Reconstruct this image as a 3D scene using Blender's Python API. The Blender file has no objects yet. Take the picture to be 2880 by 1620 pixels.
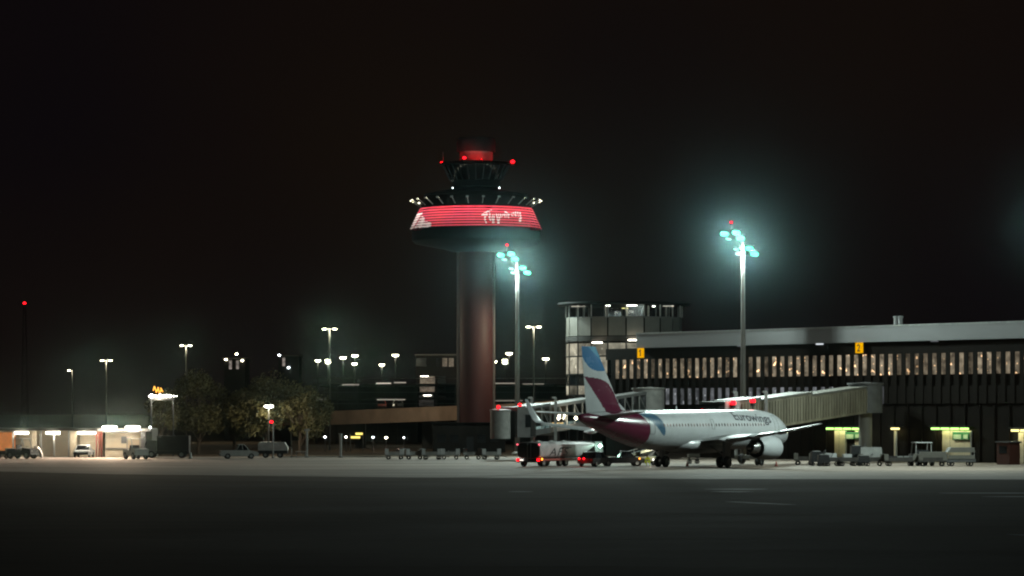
import bpy, bmesh, math, random
from math import sin, cos, pi, radians, sqrt, asin, atan2
from mathutils import Vector, Matrix
random.seed(7)

# ------------------------------------------------------------------ camera
F = 9000.0          # focal length in photo pixels (photo 2880 x 1620)
HOR = 1160.0        # photo row of the horizon
CAMH = 5.6          # eye height above the apron, metres
sc = bpy.context.scene
cam_d = bpy.data.cameras.new('camera'); cam = bpy.data.objects.new('camera', cam_d)
sc.collection.objects.link(cam); sc.camera = cam
cam.location = (0, 0, CAMH); cam.rotation_euler = (radians(90), 0, 0)
cam_d.sensor_width = 36.0; cam_d.lens = 36.0 * F / 2880.0
cam_d.shift_y = (HOR - 810.0) / 2880.0
cam_d.clip_start = 0.5; cam_d.clip_end = 20000

# ------------------------------------------------------------------ night sky
w = bpy.data.worlds.new('World'); sc.world = w; w.use_nodes = True
nt = w.node_tree; nt.nodes.clear()
wo = nt.nodes.new('ShaderNodeOutputWorld'); wb = nt.nodes.new('ShaderNodeBackground')
wt = nt.nodes.new('ShaderNodeTexCoord'); wn = nt.nodes.new('ShaderNodeTexNoise')
wr = nt.nodes.new('ShaderNodeValToRGB')
wn.inputs['Scale'].default_value = 5.0; wn.inputs['Detail'].default_value = 2.0
wr.color_ramp.elements[0].position = 0.3; wr.color_ramp.elements[1].position = 0.75
wr.color_ramp.elements[0].color = (0.0032, 0.0024, 0.0036, 1)
wr.color_ramp.elements[1].color = (0.0074, 0.0044, 0.0028, 1)
nt.links.new(wt.outputs['Generated'], wn.inputs['Vector']); nt.links.new(wn.outputs['Fac'], wr.inputs['Fac'])
nt.links.new(wr.outputs['Color'], wb.inputs['Color']); nt.links.new(wb.outputs['Background'], wo.inputs['Surface'])
wb.inputs['Strength'].default_value = .85

# ------------------------------------------------------------------ exposure and sampling
sc.view_settings.view_transform = 'Standard'; sc.view_settings.look = 'None'
sc.view_settings.exposure = 0.0; sc.view_settings.gamma = 1.0
sc.render.engine = 'CYCLES'
cy = sc.cycles
cy.use_denoising = True
cy.max_bounces = 4; cy.diffuse_bounces = 2; cy.glossy_bounces = 2; cy.transmission_bounces = 3
cy.volume_bounces = 0; cy.transparent_max_bounces = 8
cy.sample_clamp_indirect = 0.05; cy.caustics_reflective = False; cy.caustics_refractive = False
cy.use_light_tree = True
cy.filter_width = 2.1
MAST_W = 5400.0      # watts per floodlight head
HAZE = 0.000017       # haze density per metre

C = sc.collection

# ------------------------------------------------------------------ pixel helpers (a pixel is only a direction; the depth comes from the ground)
def XA(px, Y): return (px - 1440.0) / F * Y
def ZA(py, Y): return CAMH + (HOR - py) / F * Y
def GY(py): return CAMH * F / (py - HOR)
def GP(px, py): Y = GY(py); return (XA(px, Y), Y)

# ------------------------------------------------------------------ mesh builder
class MB:
    def __init__(s): s.v = []; s.f = []; s.m = []
    def add(s, vs, fs, mi=0):
        o = len(s.v); s.v += [tuple(p) for p in vs]
        for f in fs: s.f.append(tuple(i + o for i in f)); s.m.append(mi)
        return s
    def box(s, c, d, rz=0, mi=0, M=None):
        vs = []
        for sx in (-.5, .5):
            for sy in (-.5, .5):
                for sz in (-.5, .5):
                    p = Vector((sx * d[0], sy * d[1], sz * d[2]))
                    if rz: p = Matrix.Rotation(rz, 3, 'Z') @ p
                    if M is not None: p = M @ p
                    vs.append(p + Vector(c))
        return s.add(vs, [(0, 1, 3, 2), (4, 6, 7, 5), (0, 4, 5, 1), (2, 3, 7, 6), (0, 2, 6, 4), (1, 5, 7, 3)], mi)
    def b2(s, x0, x1, y0, y1, z0, z1, mi=0):
        return s.box(((x0 + x1) / 2, (y0 + y1) / 2, (z0 + z1) / 2), (abs(x1 - x0), abs(y1 - y0), abs(z1 - z0)), 0, mi)
    def tube(s, p0, p1, r0, r1=None, n=8, cap=True, mi=0):
        r1 = r0 if r1 is None else r1
        p0 = Vector(p0); p1 = Vector(p1); d = (p1 - p0).normalized()
        a = d.orthogonal().normalized(); b = d.cross(a)
        vs = []
        for p, r in ((p0, r0), (p1, r1)):
            for i in range(n):
                t = 2 * pi * i / n; vs.append(p + a * (r * cos(t)) + b * (r * sin(t)))
        fs = [(i, (i + 1) % n, n + (i + 1) % n, n + i) for i in range(n)]
        if cap: fs += [tuple(range(n - 1, -1, -1)), tuple(range(n, 2 * n))]
        return s.add(vs, fs, mi)
    def bar(s, p0, p1, wd, ht, mi=0):
        p0 = Vector(p0); p1 = Vector(p1); d = (p1 - p0).normalized()
        up = Vector((0, 0, 1)) if abs(d.z) < .95 else Vector((1, 0, 0))
        a = d.cross(up).normalized(); b = a.cross(d)
        vs = []
        for p in (p0, p1):
            for sa, sb in ((-1, -1), (1, -1), (1, 1), (-1, 1)): vs.append(p + a * (sa * wd / 2) + b * (sb * ht / 2))
        return s.add(vs, [(0, 1, 5, 4), (1, 2, 6, 5), (2, 3, 7, 6), (3, 0, 4, 7), (3, 2, 1, 0), (4, 5, 6, 7)], mi)
    def rings(s, rs, closed=True, cap=True, mi=0):
        n = len(rs[0]); vs = [p for r in rs for p in r]; fs = []
        for k in range(len(rs) - 1):
            for i in range(n if closed else n - 1):
                j = (i + 1) % n; fs.append((k * n + i, k * n + j, (k + 1) * n + j, (k + 1) * n + i))
        if cap and closed: fs += [tuple(range(n - 1, -1, -1)), tuple((len(rs) - 1) * n + i for i in range(n))]
        return s.add(vs, fs, mi)
    def lathe(s, prof, n=32, c=(0, 0, 0), a0=0, a1=2 * pi, cap=False, mi=0, axis='Z'):
        full = abs(a1 - a0 - 2 * pi) < 1e-6; k = n if full else n + 1; rs = []
        for r, z in prof:
            ring = []
            for i in range(k):
                t = a0 + (a1 - a0) * i / n
                p = (r * cos(t), r * sin(t), z) if axis == 'Z' else (r * cos(t), z, r * sin(t))
                ring.append((p[0] + c[0], p[1] + c[1], p[2] + c[2]))
            rs.append(ring)
        return s.rings(rs, closed=full, cap=cap and full, mi=mi)
    def prism(s, poly, y0, y1, mi=0):     # poly in x,z extruded along y
        n = len(poly); vs = [(x, y0, z) for x, z in poly] + [(x, y1, z) for x, z in poly]
        fs = [(i, (i + 1) % n, n + (i + 1) % n, n + i) for i in range(n)] + [tuple(range(n - 1, -1, -1)), tuple(range(n, 2 * n))]
        return s.add(vs, fs, mi)
    def frus(s, b, t, z0, z1, mi=0):      # b,t = (x0,x1,y0,y1)
        vs = [(b[0], b[2], z0), (b[1], b[2], z0), (b[1], b[3], z0), (b[0], b[3], z0), (t[0], t[2], z1), (t[1], t[2], z1), (t[1], t[3], z1), (t[0], t[3], z1)]
        return s.add(vs, [(3, 2, 1, 0), (4, 5, 6, 7), (0, 1, 5, 4), (1, 2, 6, 5), (2, 3, 7, 6), (3, 0, 4, 7)], mi)

def mesh_of(name, mb, mats):
    me = bpy.data.meshes.new(name); me.from_pydata(mb.v, [], mb.f)
    mats = mats if isinstance(mats, (list, tuple)) else [mats]
    for m in mats: me.materials.append(m)
    if len(mats) > 1: me.polygons.foreach_set('material_index', mb.m)
    bm = bmesh.new(); bm.from_mesh(me); bmesh.ops.recalc_face_normals(bm, faces=bm.faces); bm.to_mesh(me); bm.free()
    me.polygons.foreach_set('use_smooth', [True] * len(me.polygons))
    try: me.set_sharp_from_angle(angle=radians(38))
    except Exception: pass
    return me
def part(name, mb, mats, parent=None, loc=(0, 0, 0), rz=0):
    me = mb if isinstance(mb, bpy.types.Mesh) else mesh_of(name, mb, mats)
    o = bpy.data.objects.new(name, me); C.objects.link(o); o.location = loc; o.rotation_euler = (0, 0, rz)
    if parent is not None: o.parent = parent
    return o
def tag(o, label, cat, group=None):
    o['label'] = label; o['category'] = cat
    if group: o['group'] = group
    return o
def thing(name, label, cat, loc=(0, 0, 0), rz=0, group=None):
    o = bpy.data.objects.new(name, None); C.objects.link(o); o.location = loc; o.rotation_euler = (0, 0, rz)
    o.empty_display_size = .3
    return tag(o, label, cat, group)
def struct(name, mb, m):
    o = part(name, mb, m); o['kind'] = 'structure'; return o
def kids(o): return [c for c in C.objects if c.parent == o]
def copy_tree(o, parent=None):
    c = o.copy(); C.objects.link(c); c.parent = parent
    for k in list(o.children): copy_tree(k, c)
    return c
def lamp(loc, watts, col, parent=None, radius=.15, kind='POINT', rot=None, spot=None, name='lamp_light'):
    d = bpy.data.lights.new(name, kind); d.energy = watts; d.color = col
    if kind in ('POINT', 'SPOT'): d.shadow_soft_size = radius
    if kind == 'SPOT': d.spot_size = spot or radians(100); d.spot_blend = 1.0
    o = bpy.data.objects.new(name, d); C.objects.link(o); o.location = loc
    if rot is not None: o.rotation_euler = rot
    if parent is not None: o.parent = parent
    return o
def aim(v): return Vector(v).to_track_quat('-Z', 'Y').to_euler()

# ------------------------------------------------------------------ materials
def mat(name, col, rough=.6, metal=0., var=.18, scale=1.5, bump=0., spec=.5, col2=None, streak=None, coat=0.):
    m = bpy.data.materials.new(name); m.use_nodes = True; t = m.node_tree; b = t.nodes['Principled BSDF']
    tc = t.nodes.new('ShaderNodeTexCoord'); no = t.nodes.new('ShaderNodeTexNoise'); mp = t.nodes.new('ShaderNodeMapping')
    t.links.new(tc.outputs['Object'], mp.inputs['Vector']); t.links.new(mp.outputs['Vector'], no.inputs['Vector'])
    if streak: mp.inputs['Scale'].default_value = streak
    no.inputs['Scale'].default_value = scale; no.inputs['Detail'].default_value = 5; no.inputs['Roughness'].default_value = .62
    r = t.nodes.new('ShaderNodeValToRGB'); e = r.color_ramp.elements; e[0].position = .28; e[1].position = .72
    a = [max(0, c * (1 - var)) for c in col]; z = list(col2) if col2 else [min(1, c * (1 + var)) for c in col]
    e[0].color = (*a, 1); e[1].color = (*z, 1)
    t.links.new(no.outputs['Fac'], r.inputs['Fac']); t.links.new(r.outputs['Color'], b.inputs['Base Color'])
    mr = t.nodes.new('ShaderNodeMapRange'); mr.inputs['To Min'].default_value = max(.03, rough - .1); mr.inputs['To Max'].default_value = min(1, rough + .1)
    t.links.new(no.outputs['Fac'], mr.inputs['Value']); t.links.new(mr.outputs['Result'], b.inputs['Roughness'])
    b.inputs['Metallic'].default_value = metal; b.inputs['Specular IOR Level'].default_value = spec
    if spec == 0: b.inputs['IOR'].default_value = 1.0
    if coat: b.inputs['Coat Weight'].default_value = coat; b.inputs['Coat Roughness'].default_value = .24
    if bump:
        bp = t.nodes.new('ShaderNodeBump'); bp.inputs['Strength'].default_value = bump; bp.inputs['Distance'].default_value = .03
        t.links.new(no.outputs['Fac'], bp.inputs['Height']); t.links.new(bp.outputs['Normal'], b.inputs['Normal'])
    return m
def glow(name, col, st, sample=False):
    m = bpy.data.materials.new(name); m.use_nodes = True; t = m.node_tree; t.nodes.clear()
    o = t.nodes.new('ShaderNodeOutputMaterial'); e = t.nodes.new('ShaderNodeEmission')
    e.inputs['Color'].default_value = (*col, 1); e.inputs['Strength'].default_value = st
    t.links.new(e.outputs[0], o.inputs['Surface'])
    if not sample: m.cycles.emission_sampling = 'NONE'
    return m
def lit_pane(name, base, spot, bmax, smax, spread=.16, nscale=2.2):
    """a lit window: dim room light that differs from pane to pane, with the room's lamps seen as bright patches"""
    m = bpy.data.materials.new(name); m.use_nodes = True; t = m.node_tree; t.nodes.clear(); N = t.nodes.new; L = t.links.new
    o = N('ShaderNodeOutputMaterial'); e = N('ShaderNodeEmission'); oi = N('ShaderNodeObjectInfo'); tc = N('ShaderNodeTexCoord')
    no = N('ShaderNodeTexNoise'); no.noise_dimensions = '4D'; no.inputs['Scale'].default_value = nscale; no.inputs['Detail'].default_value = 4
    ml = N('ShaderNodeMath'); ml.operation = 'MULTIPLY'; ml.inputs[1].default_value = 97.0
    L(oi.outputs['Random'], ml.inputs[0]); L(ml.outputs[0], no.inputs['W']); L(tc.outputs['Object'], no.inputs['Vector'])
    r1 = N('ShaderNodeValToRGB'); r1.color_ramp.elements[0].position = .33; r1.color_ramp.elements[1].position = .75
    r1.color_ramp.elements[0].color = (*[c * .18 * bmax for c in base], 1); r1.color_ramp.elements[1].color = (*[c * bmax for c in base], 1)
    L(no.outputs['Fac'], r1.inputs['Fac'])
    n2 = N('ShaderNodeTexNoise'); n2.noise_dimensions = '4D'; n2.inputs['Scale'].default_value = 1.9; n2.inputs['Detail'].default_value = 1
    m2 = N('ShaderNodeMath'); m2.operation = 'MULTIPLY'; m2.inputs[1].default_value = 53.0
    L(oi.outputs['Random'], m2.inputs[0]); L(m2.outputs[0], n2.inputs['W']); L(tc.outputs['Object'], n2.inputs['Vector'])
    r2 = N('ShaderNodeValToRGB'); r2.color_ramp.elements[0].position = .63; r2.color_ramp.elements[1].position = .63 + spread
    r2.color_ramp.elements[0].color = (0, 0, 0, 1); r2.color_ramp.elements[1].color = (*[c * smax for c in spot], 1)
    L(n2.outputs['Fac'], r2.inputs['Fac'])
    ad = N('ShaderNodeMixRGB'); ad.blend_type = 'ADD'; ad.inputs[0].default_value = 1
    L(r1.outputs['Color'], ad.inputs[1]); L(r2.outputs['Color'], ad.inputs[2])
    wn2 = N('ShaderNodeTexWhiteNoise'); wn2.noise_dimensions = '1D'; L(ml.outputs[0], wn2.inputs['W'])
    mr = N('ShaderNodeMapRange'); mr.inputs['To Min'].default_value = .3; mr.inputs['To Max'].default_value = 1.4; L(wn2.outputs['Value'], mr.inputs['Value']); L(mr.outputs['Result'], e.inputs['Strength'])
    L(ad.outputs[0], e.inputs['Color']); L(e.outputs[0], o.inputs['Surface'])
    m.cycles.emission_sampling = 'NONE'
    return m
def glass_mat(name, tint=(.7, .75, .75), fac=.2):
    m = bpy.data.materials.new(name); m.use_nodes = True; t = m.node_tree; t.nodes.clear(); N = t.nodes.new; L = t.links.new
    o = N('ShaderNodeOutputMaterial'); tr = N('ShaderNodeBsdfTransparent'); g = N('ShaderNodeBsdfGlossy'); mx = N('ShaderNodeMixShader')
    tr.inputs['Color'].default_value = (*tint, 1); g.inputs['Roughness'].default_value = .08; mx.inputs[0].default_value = fac
    L(tr.outputs[0], mx.inputs[1]); L(g.outputs[0], mx.inputs[2]); L(mx.outputs[0], o.inputs['Surface'])
    return m

m_asph = mat('asphalt', (.060, .046, .034), .92, var=.55, scale=.3, bump=.2, spec=0.08, streak=(.1, 1, 1))
_t = m_asph.node_tree; _p = _t.nodes['Principled BSDF']; _d = _t.nodes.new('ShaderNodeBsdfDiffuse'); _m = _t.nodes.new('ShaderNodeMixShader')
_d.inputs['Color'].default_value = (.085, .056, .034, 1)          # matt worn asphalt between the polished aggregate
_n = _t.nodes.new('ShaderNodeTexNoise'); _n.inputs['Scale'].default_value = .05; _r = _t.nodes.new('ShaderNodeMapRange'); _r.inputs['To Min'].default_value = .45; _r.inputs['To Max'].default_value = 1.0
_c = _t.nodes.new('ShaderNodeTexCoord'); _t.links.new(_c.outputs['Object'], _n.inputs['Vector']); _t.links.new(_n.outputs['Fac'], _r.inputs['Value']); _t.links.new(_r.outputs['Result'], _m.inputs[0])
_t.links.new(_d.outputs[0], _m.inputs[1]); _t.links.new(_p.outputs[0], _m.inputs[2]); _t.links.new(_m.outputs[0], _t.nodes['Material Output'].inputs['Surface'])
m_conc = mat('apron concrete', (.285, .218, .172), .8, var=.6, scale=.22, bump=.15, streak=(.15, 1, 1))
m_kerb = mat('kerb concrete', (.42, .40, .36), .8, var=.2, scale=.8)
m_streak = mat('painted pale reflections', (.26, .26, .25), .7, var=.6, scale=.35)  # pale colour painted in for light reflected off the taxiway
m_steel = mat('galvanised steel', (.36, .37, .36), .45, .6, var=.2, scale=2)
m_mastgrey = mat('mast grey', (.24, .22, .20), .55, .2, var=.15, scale=.6)
m_dark = mat('dark metal', (.03, .03, .032), .5, .3, var=.3, scale=2)
m_housing = mat('black lamp housing', (.004, .004, .004), .9, var=.2, scale=3, spec=.05)
m_lpole = mat('dull lamp pole', (.04, .038, .033), .7, var=.2, scale=1)
m_black = mat('black rubber', (.014, .014, .014), .8, var=.3, scale=4)
m_white = mat('white paint', (.74, .74, .73), .35, var=.06, scale=1.2)
m_offw = mat('dirty white paint', (.38, .375, .355), .5, var=.25, scale=1.4)
m_grey = mat('grey paint', (.13, .13, .13), .55, var=.25, scale=1.4)
m_cream = mat('cream wall', (.66, .55, .40), .7, var=.14, scale=.9)
m_plane_w = mat('aircraft white', (.64, .66, .67), .32, var=.10, scale=.6, coat=1.0)
m_plane_m = mat('aircraft maroon', (.135, .008, .040), .25, var=.10, scale=.6, coat=.5)
m_plane_b = mat('aircraft blue', (.035, .19, .42), .25, var=.08, scale=.6, coat=.5)
m_plane_lb = mat('aircraft light blue', (.10, .36, .56), .25, var=.08, scale=.6, coat=.5)
m_plane_g = mat('wing grey', (.50, .51, .51), .3, .1, var=.08, scale=.8)
m_bare = mat('bare metal', (.55, .54, .52), .25, .9, var=.2, scale=2)
m_glassdark = mat('dark glass', (.012, .014, .016), .08, 0, var=.2, scale=1, spec=.8)
m_brown = mat('dark brown cladding', (.012, .0085, .0062), .85, var=.35, scale=.5, spec=.12)
m_fascia = mat('grey metal fascia', (.32, .32, .325), .6, .1, var=.10, scale=.25, streak=(.3, 1, 1))
m_panel = mat('pale panel', (.19, .18, .155), .6, var=.15, scale=.7)
m_ramp = mat('viaduct concrete', (.46, .31, .22), .85, var=.3, scale=.25, bump=.2)
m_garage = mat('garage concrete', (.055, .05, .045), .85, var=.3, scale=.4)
m_tower = mat('tower dark red cladding', (.075, .018, .018), .6, var=.2, scale=.15, streak=(1, 1, .25))
m_garage0 = mat('annex render', (.03, .026, .023), .9, var=.3, scale=.6, spec=.1)
m_towdk = mat('tower charcoal', (.007, .006, .006), .95, var=.25, scale=.3, spec=.15)
m_tube = mat('tower pipe', (.14, .11, .10), .5, .2, var=.15, scale=.5)
m_band = mat('red banner slat', (.56, .028, .095), .6, var=.1, scale=.11, col2=(.70, .045, .055), spec=.2)  # pink-to-red mottling puts the uneven projected light into the colour
m_bandw = mat('painted white projection', (.85, .80, .76), .6, var=.05, scale=1)
m_yel = glow('yellow sign face', (1.0, .48, .0), .85)
m_ink = mat('black ink', (.01, .01, .01), .7)
m_txt = mat('dark grey lettering', (.035, .032, .045), .5)
m_red = glow('red obstruction lamp', (1.0, .006, .012), 6)
m_redcore = glow('red obstruction lamp core', (1.0, .35, .30), 30)
m_tail = glow('red tail light', (1.0, .006, .012), 4)
m_amber = glow('amber lamp', (1.0, .35, .04), 4)
m_flood = glow('floodlight lens', (.12, 1.0, .60), 2.3)
m_flood2 = glow('dim floodlight lens', (.30, 1.0, .72), 1.6)
m_lampw = glow('warm white lamp', (1.0, .93, .66), 16)
m_tubew = glow('fluorescent tube', (1.0, .95, .82), 14)
m_tubeg = glow('greenish tube', (.50, 1.0, .22), 2.6)
m_tubey = glow('yellowish tube', (1.0, .88, .34), 2.2)
m_coolw = glow('cool white lamp', (.9, .97, 1.0), 10)
m_work = glow('green white work lamp', (.55, 1.0, .78), 12)
m_orange = glow('orange lit sign', (1.0, .42, .06), 2.2)
m_green = mat('green sign board', (.012, .15, .06), .5)
m_hivis = mat('yellow hi-vis cloth', (.75, .95, .02), .8, var=.12, scale=3)
m_skin = mat('skin', (.45, .27, .19), .6); m_hair = mat('dark hair', (.02, .015, .01), .7)
m_trous = mat('navy trousers', (.02, .022, .035), .85)
m_leaf = mat('tree leaves', (.075, .070, .022), .7, var=.5, scale=.6, col2=(.135, .120, .042))
m_bark = mat('tree bark', (.07, .05, .035), .9, var=.3, scale=3)
m_rail = mat('rust red post', (.36, .08, .06), .6)
m_booth = mat('dark red booth', (.10, .035, .025), .6)
m_glass = glass_mat('clear glass')
m_glassb = glass_mat('bridge glass', (.55, .60, .60), .22)
m_paneU = lit_pane('lit departure window', (1.0, .82, .57), (1.0, .60, .30), .40, 2.2, .08, 1.3)
m_paneL = lit_pane('dim lower window', (.9, .95, 1.0), (.9, .95, 1.0), .22, .6, .12, 1.3)
m_paneR = lit_pane('lit stair window', (1.0, .93, .70), (1.0, .95, .72), .55, .7, .2, .7)
m_paneO = lit_pane('lit office window', (1.0, .78, .58), (1.0, .85, .65), .34, .5, .2)
m_cabwin = lit_pane('cabin window reflection glow', (1.0, .97, .88), (1.0, .97, .9), .42, .3, .2)  # emission stands in for light reflected off the cabin windows
WARM = (1.0, .90, .68); COOL = (.80, 1.0, .93)

# ------------------------------------------------------------------ ground
g = MB(); g.add([(-4000, -200, 0), (4000, -200, 0), (4000, 8000, 0), (-4000, 8000, 0)], [(0, 1, 2, 3)])
struct('ground', g, m_asph)
a = MB()
edge = [(-160, 318), (-62, 318), (-36, 290), (-10, 276), (20, 269), (60, 266), (170, 262)]
pts = edge + [(170, 396), (40, 405), (-160, 405)]
a.add([(x, y, .004) for x, y in pts], [tuple(range(len(pts)))])
struct('apron', a, m_conc)
k = MB(); k.b2(XA(790, 398), XA(1090, 398), 398, 398.5, .0, .14); struct('kerb', k, m_kerb)
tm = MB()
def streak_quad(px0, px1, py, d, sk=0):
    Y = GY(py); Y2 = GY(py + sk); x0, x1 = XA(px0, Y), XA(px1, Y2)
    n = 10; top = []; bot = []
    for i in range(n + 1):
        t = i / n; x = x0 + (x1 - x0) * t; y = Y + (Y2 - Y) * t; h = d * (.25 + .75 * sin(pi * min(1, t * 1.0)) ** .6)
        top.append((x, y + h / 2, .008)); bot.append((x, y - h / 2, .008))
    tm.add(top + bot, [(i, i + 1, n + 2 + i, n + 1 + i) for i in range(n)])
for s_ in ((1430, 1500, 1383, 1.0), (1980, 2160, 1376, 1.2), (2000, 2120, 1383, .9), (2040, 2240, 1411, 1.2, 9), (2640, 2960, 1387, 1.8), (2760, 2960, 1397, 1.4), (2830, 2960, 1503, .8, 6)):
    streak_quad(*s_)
struct('taxiway_light_streaks', tm, m_streak)  # glossy reflections drawn as flat pale streaks

# ------------------------------------------------------------------ control tower
TY = 680.0; TM = TY / F; TPX = 1339.0
tw = thing('control_tower', 'tall dark control tower with a glowing red louvred ring under its cab', 'control tower', (XA(TPX, TY), TY, 0))
def tz(py): return CAMH + (HOR - py) * TM
p = MB(); p.lathe([(3.85, -2.6), (3.85, 40.2), (4.2, 40.6)], 40); part('shaft', p, m_tower, tw)
for sx in (-1, 1):
    p = MB(); p.tube((sx * 3.75, -1.2, -2.6), (sx * 3.75, -1.2, 40), .34, n=10); part('service_pipe', p, m_tube, tw)
p = MB(); p.lathe([(4.1, 39.6), (7.5, 40.4), (12.9, 41.4), (13.6, 42.0), (13.6, 44.0), (11.6, 44.1)], 64); part('lower_drum', p, m_towdk, tw)
p = MB(); p.lathe([(11.6, 44.1), (11.4, 49.4), (11.2, 51.4), (10.4, 51.7), (5.0, 52.0)], 64); part('core_wall', p, m_towdk, tw)
BT, BB = tz(587), tz(647); RT, RB = 158.5 * TM, 186 * TM
NS = 8
for i in range(NS):
    v0 = i / NS + .012; v1 = (i + 1) / NS - .042
    r0 = RT + (RB - RT) * v0; r1 = RT + (RB - RT) * v1; z0 = BT + (BB - BT) * v0; z1 = BT + (BB - BT) * v1
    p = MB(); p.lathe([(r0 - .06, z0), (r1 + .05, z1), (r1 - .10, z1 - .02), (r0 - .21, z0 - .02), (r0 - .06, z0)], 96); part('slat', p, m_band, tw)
for i in range(24):
    t = 2 * pi * (i + .5) / 24; p = MB()
    p.bar((sin(t) * (RT - .3), -cos(t) * (RT - .3), BT), (sin(t) * (RB - .3), -cos(t) * (RB - .3), BB), .12, .12)
    part('slat_bracket', p, m_towdk, tw)
# projected light painted as white marks on the slats (read off in photo pixels, laid on the cone, broken at the gaps)
SX0, SY0, SSC = 1140., 540., 6.44
strokes = [(1410, 410, 1555, 345, 22), (1800, 378, 1880, 425, 22), (1400, 440, 1480, 430, 34), (1455, 430, 1455, 470, 26), (1530, 400, 1535, 470, 24), (1580, 435, 1580, 470, 18), (1610, 432, 1610, 470, 20),
           (1445, 480, 1450, 525, 26), (1455, 545, 1470, 572, 24), (1520, 480, 1545, 525, 24), (1575, 490, 1580, 525, 24), (1610, 480, 1605, 525, 20), (1590, 545, 1590, 582, 26), (1612, 548, 1612, 582, 14), (1665, 482, 1665, 525, 20), (1698, 482, 1698, 525, 24), (1685, 545, 1685, 585, 44),
           (1650, 425, 1660, 470, 20), (1690, 425, 1690, 470, 20), (1720, 428, 1725, 470, 24), (1765, 425, 1755, 470, 16), (1795, 425, 1800, 472, 22), (1830, 430, 1830, 472, 14), (1862, 425, 1865, 480, 22),
           (1915, 408, 1915, 430, 20), (1950, 400, 1960, 425, 24), (1990, 385, 1985, 430, 24), (2025, 390, 2030, 425, 22), (2065, 390, 2068, 430, 26), (1930, 455, 1945, 462, 22), (1985, 452, 2000, 465, 24), (2030, 455, 2040, 465, 14), (2075, 445, 2080, 470, 22), (2080, 480, 2080, 500, 26), (2065, 515, 2068, 545, 40)]
def seg_d(x, y, s):
    x0, y0, x1, y1, wd = s; dx, dy = x1 - x0, y1 - y0; L = dx * dx + dy * dy + 1e-9
    t = max(0, min(1, ((x - x0) * dx + (y - y0) * dy) / L)); return sqrt((x - x0 - t * dx) ** 2 + (y - y0 - t * dy) ** 2) - wd / 2
def blob(x, y):
    u = (x - 190) * .9 + (y - 540) * .5
    if x < 310 - (y - 400) * .38 + 14 and 380 < y < 690 and x > 60: return True
    if (x - 280) ** 2 / 85 ** 2 + (y - 510) ** 2 / 68 ** 2 < 1: return True
    if (x - 345) ** 2 / 150 ** 2 + (y - 615) ** 2 / 66 ** 2 < 1: return True
    return False
def rib_line(x, y): return abs((x - 290) + (y - 470) * .62) < 11 and y > 440
def band_v(x, y):
    px = SX0 + x / SSC; py = SY0 + y / SSC; q = (px - TPX) / 172.; ex = 7.0 * (1 - q * q)
    return px, (py - (587 - ex)) / 60.
def band_pt(px, v, off):
    R = RT + (RB - RT) * v; a_ = asin(max(-1, min(1, (px - TPX) * TM / R))); R += off
    return (R * sin(a_), -R * cos(a_), BT + (BB - BT) * v)
def band_marks(test, st):
    p = MB(); x = 60
    while x < 2420:
        y = 270
        while y < 700:
            if test(x, y):
                px, v = band_v(x, y)
                fr = (v * NS) % 1.0
                if 0 < v < 1 and .12 < fr < .80:
                    px2, v2 = band_v(x, y + st); dp = st / SSC
                    if abs(px - TPX) * TM < RT + (RB - RT) * v - .03:
                        p.add([band_pt(px, v, .07), band_pt(px + dp, v, .07), band_pt(px + dp, v2, .07), band_pt(px, v2, .07)], [(0, 1, 2, 3)])
            y += st
        x += st
    return p
part('lettering', band_marks(lambda x, y: x > 1380 and any(seg_d(x, y, s) < 0 for s in strokes), 8), m_bandw, tw)
part('petal_projection', band_marks(lambda x, y: x < 500 and blob(x, y) and not rib_line(x, y), 10), m_bandw, tw)
# arms with lamps that light the ring
for i in range(26):
    t = 2 * pi * (i + .5) / 26; q = (sin(t), -cos(t)); p = MB()
    b0 = (q[0] * 12.0, q[1] * 12.0, 49.35); b1 = (q[0] * 13.95, q[1] * 13.95, 50.75)
    p.bar(b0, b1, .12, .14); arm = part('lamp_arm', p, m_offw, tw)
    p = MB(); M = Matrix.Rotation(t, 3, 'Z') @ Matrix.Rotation(radians(58), 3, 'X')
    p.box((q[0] * 14.0, q[1] * 14.0, 50.62), (.55, .30, .22), M=M); part('lamp_housing', p, m_offw, arm)
    p = MB(); p.box((q[0] * 13.88, q[1] * 13.88, 50.55), (.46, .22, .05), M=M); part('lamp_lens', p, m_lampw, arm)
    if -cos(t) < -.35 and False: continue
    tgt = Vector((q[0] * -.6, q[1] * -.6, -4.0))
    lamp((q[0] * 13.75, q[1] * 13.75, 50.42), 950, (1.0, .80, .78), arm, .12, 'SPOT', aim(tgt), radians(118))
for ax in (5.4, -5.4):  # unseen uplights added to give the shaft a reddish light
    ul = part('added_uplight', MB().lathe([(.3, 0), (.35, .5), (.01, .5)], 12, (ax * 3, -13, -2.5)), m_dark, tw); lamp((ax * 3, -13, -1.8), 700 if ax > 0 else 250, (1.0, .50, .42) if ax > 0 else (1, .62, .5), ul, .25)
# upper works
p = MB(); p.lathe([(11.0, 51.6), (11.0, 51.9), (5.6, 53.0), (5.6, 53.4)], 48); part('deck_roof', p, m_towdk, tw)
for ax in (-4.8, 4.85):
    p = MB(); p.lathe([(.0, .22), (.2, .1), (.2, -.1), (0, -.2)], 8, (ax, -2.6, tz(531))); part('deck_lamp', p, m_coolw, tw)
p = MB(); p.lathe([(5.2, 52.9), (5.0, 54.6), (5.5, 54.8), (7.1, 58.0)], 24); part('cab_glazing', p, m_glassdark, tw)
for i in range(24):
    t = 2 * pi * i / 24; p = MB(); p.bar((sin(t) * 5.55, -cos(t) * 5.55, 54.8), (sin(t) * 7.15, -cos(t) * 7.15, 58.0), .12, .12); part('cab_mullion', p, m_dark, tw)
p = MB(); p.lathe([(7.0, 58.0), (7.6, 58.1), (7.6, 58.6), (4.2, 58.9)], 48); part('cab_roof', p, m_towdk, tw)
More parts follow.
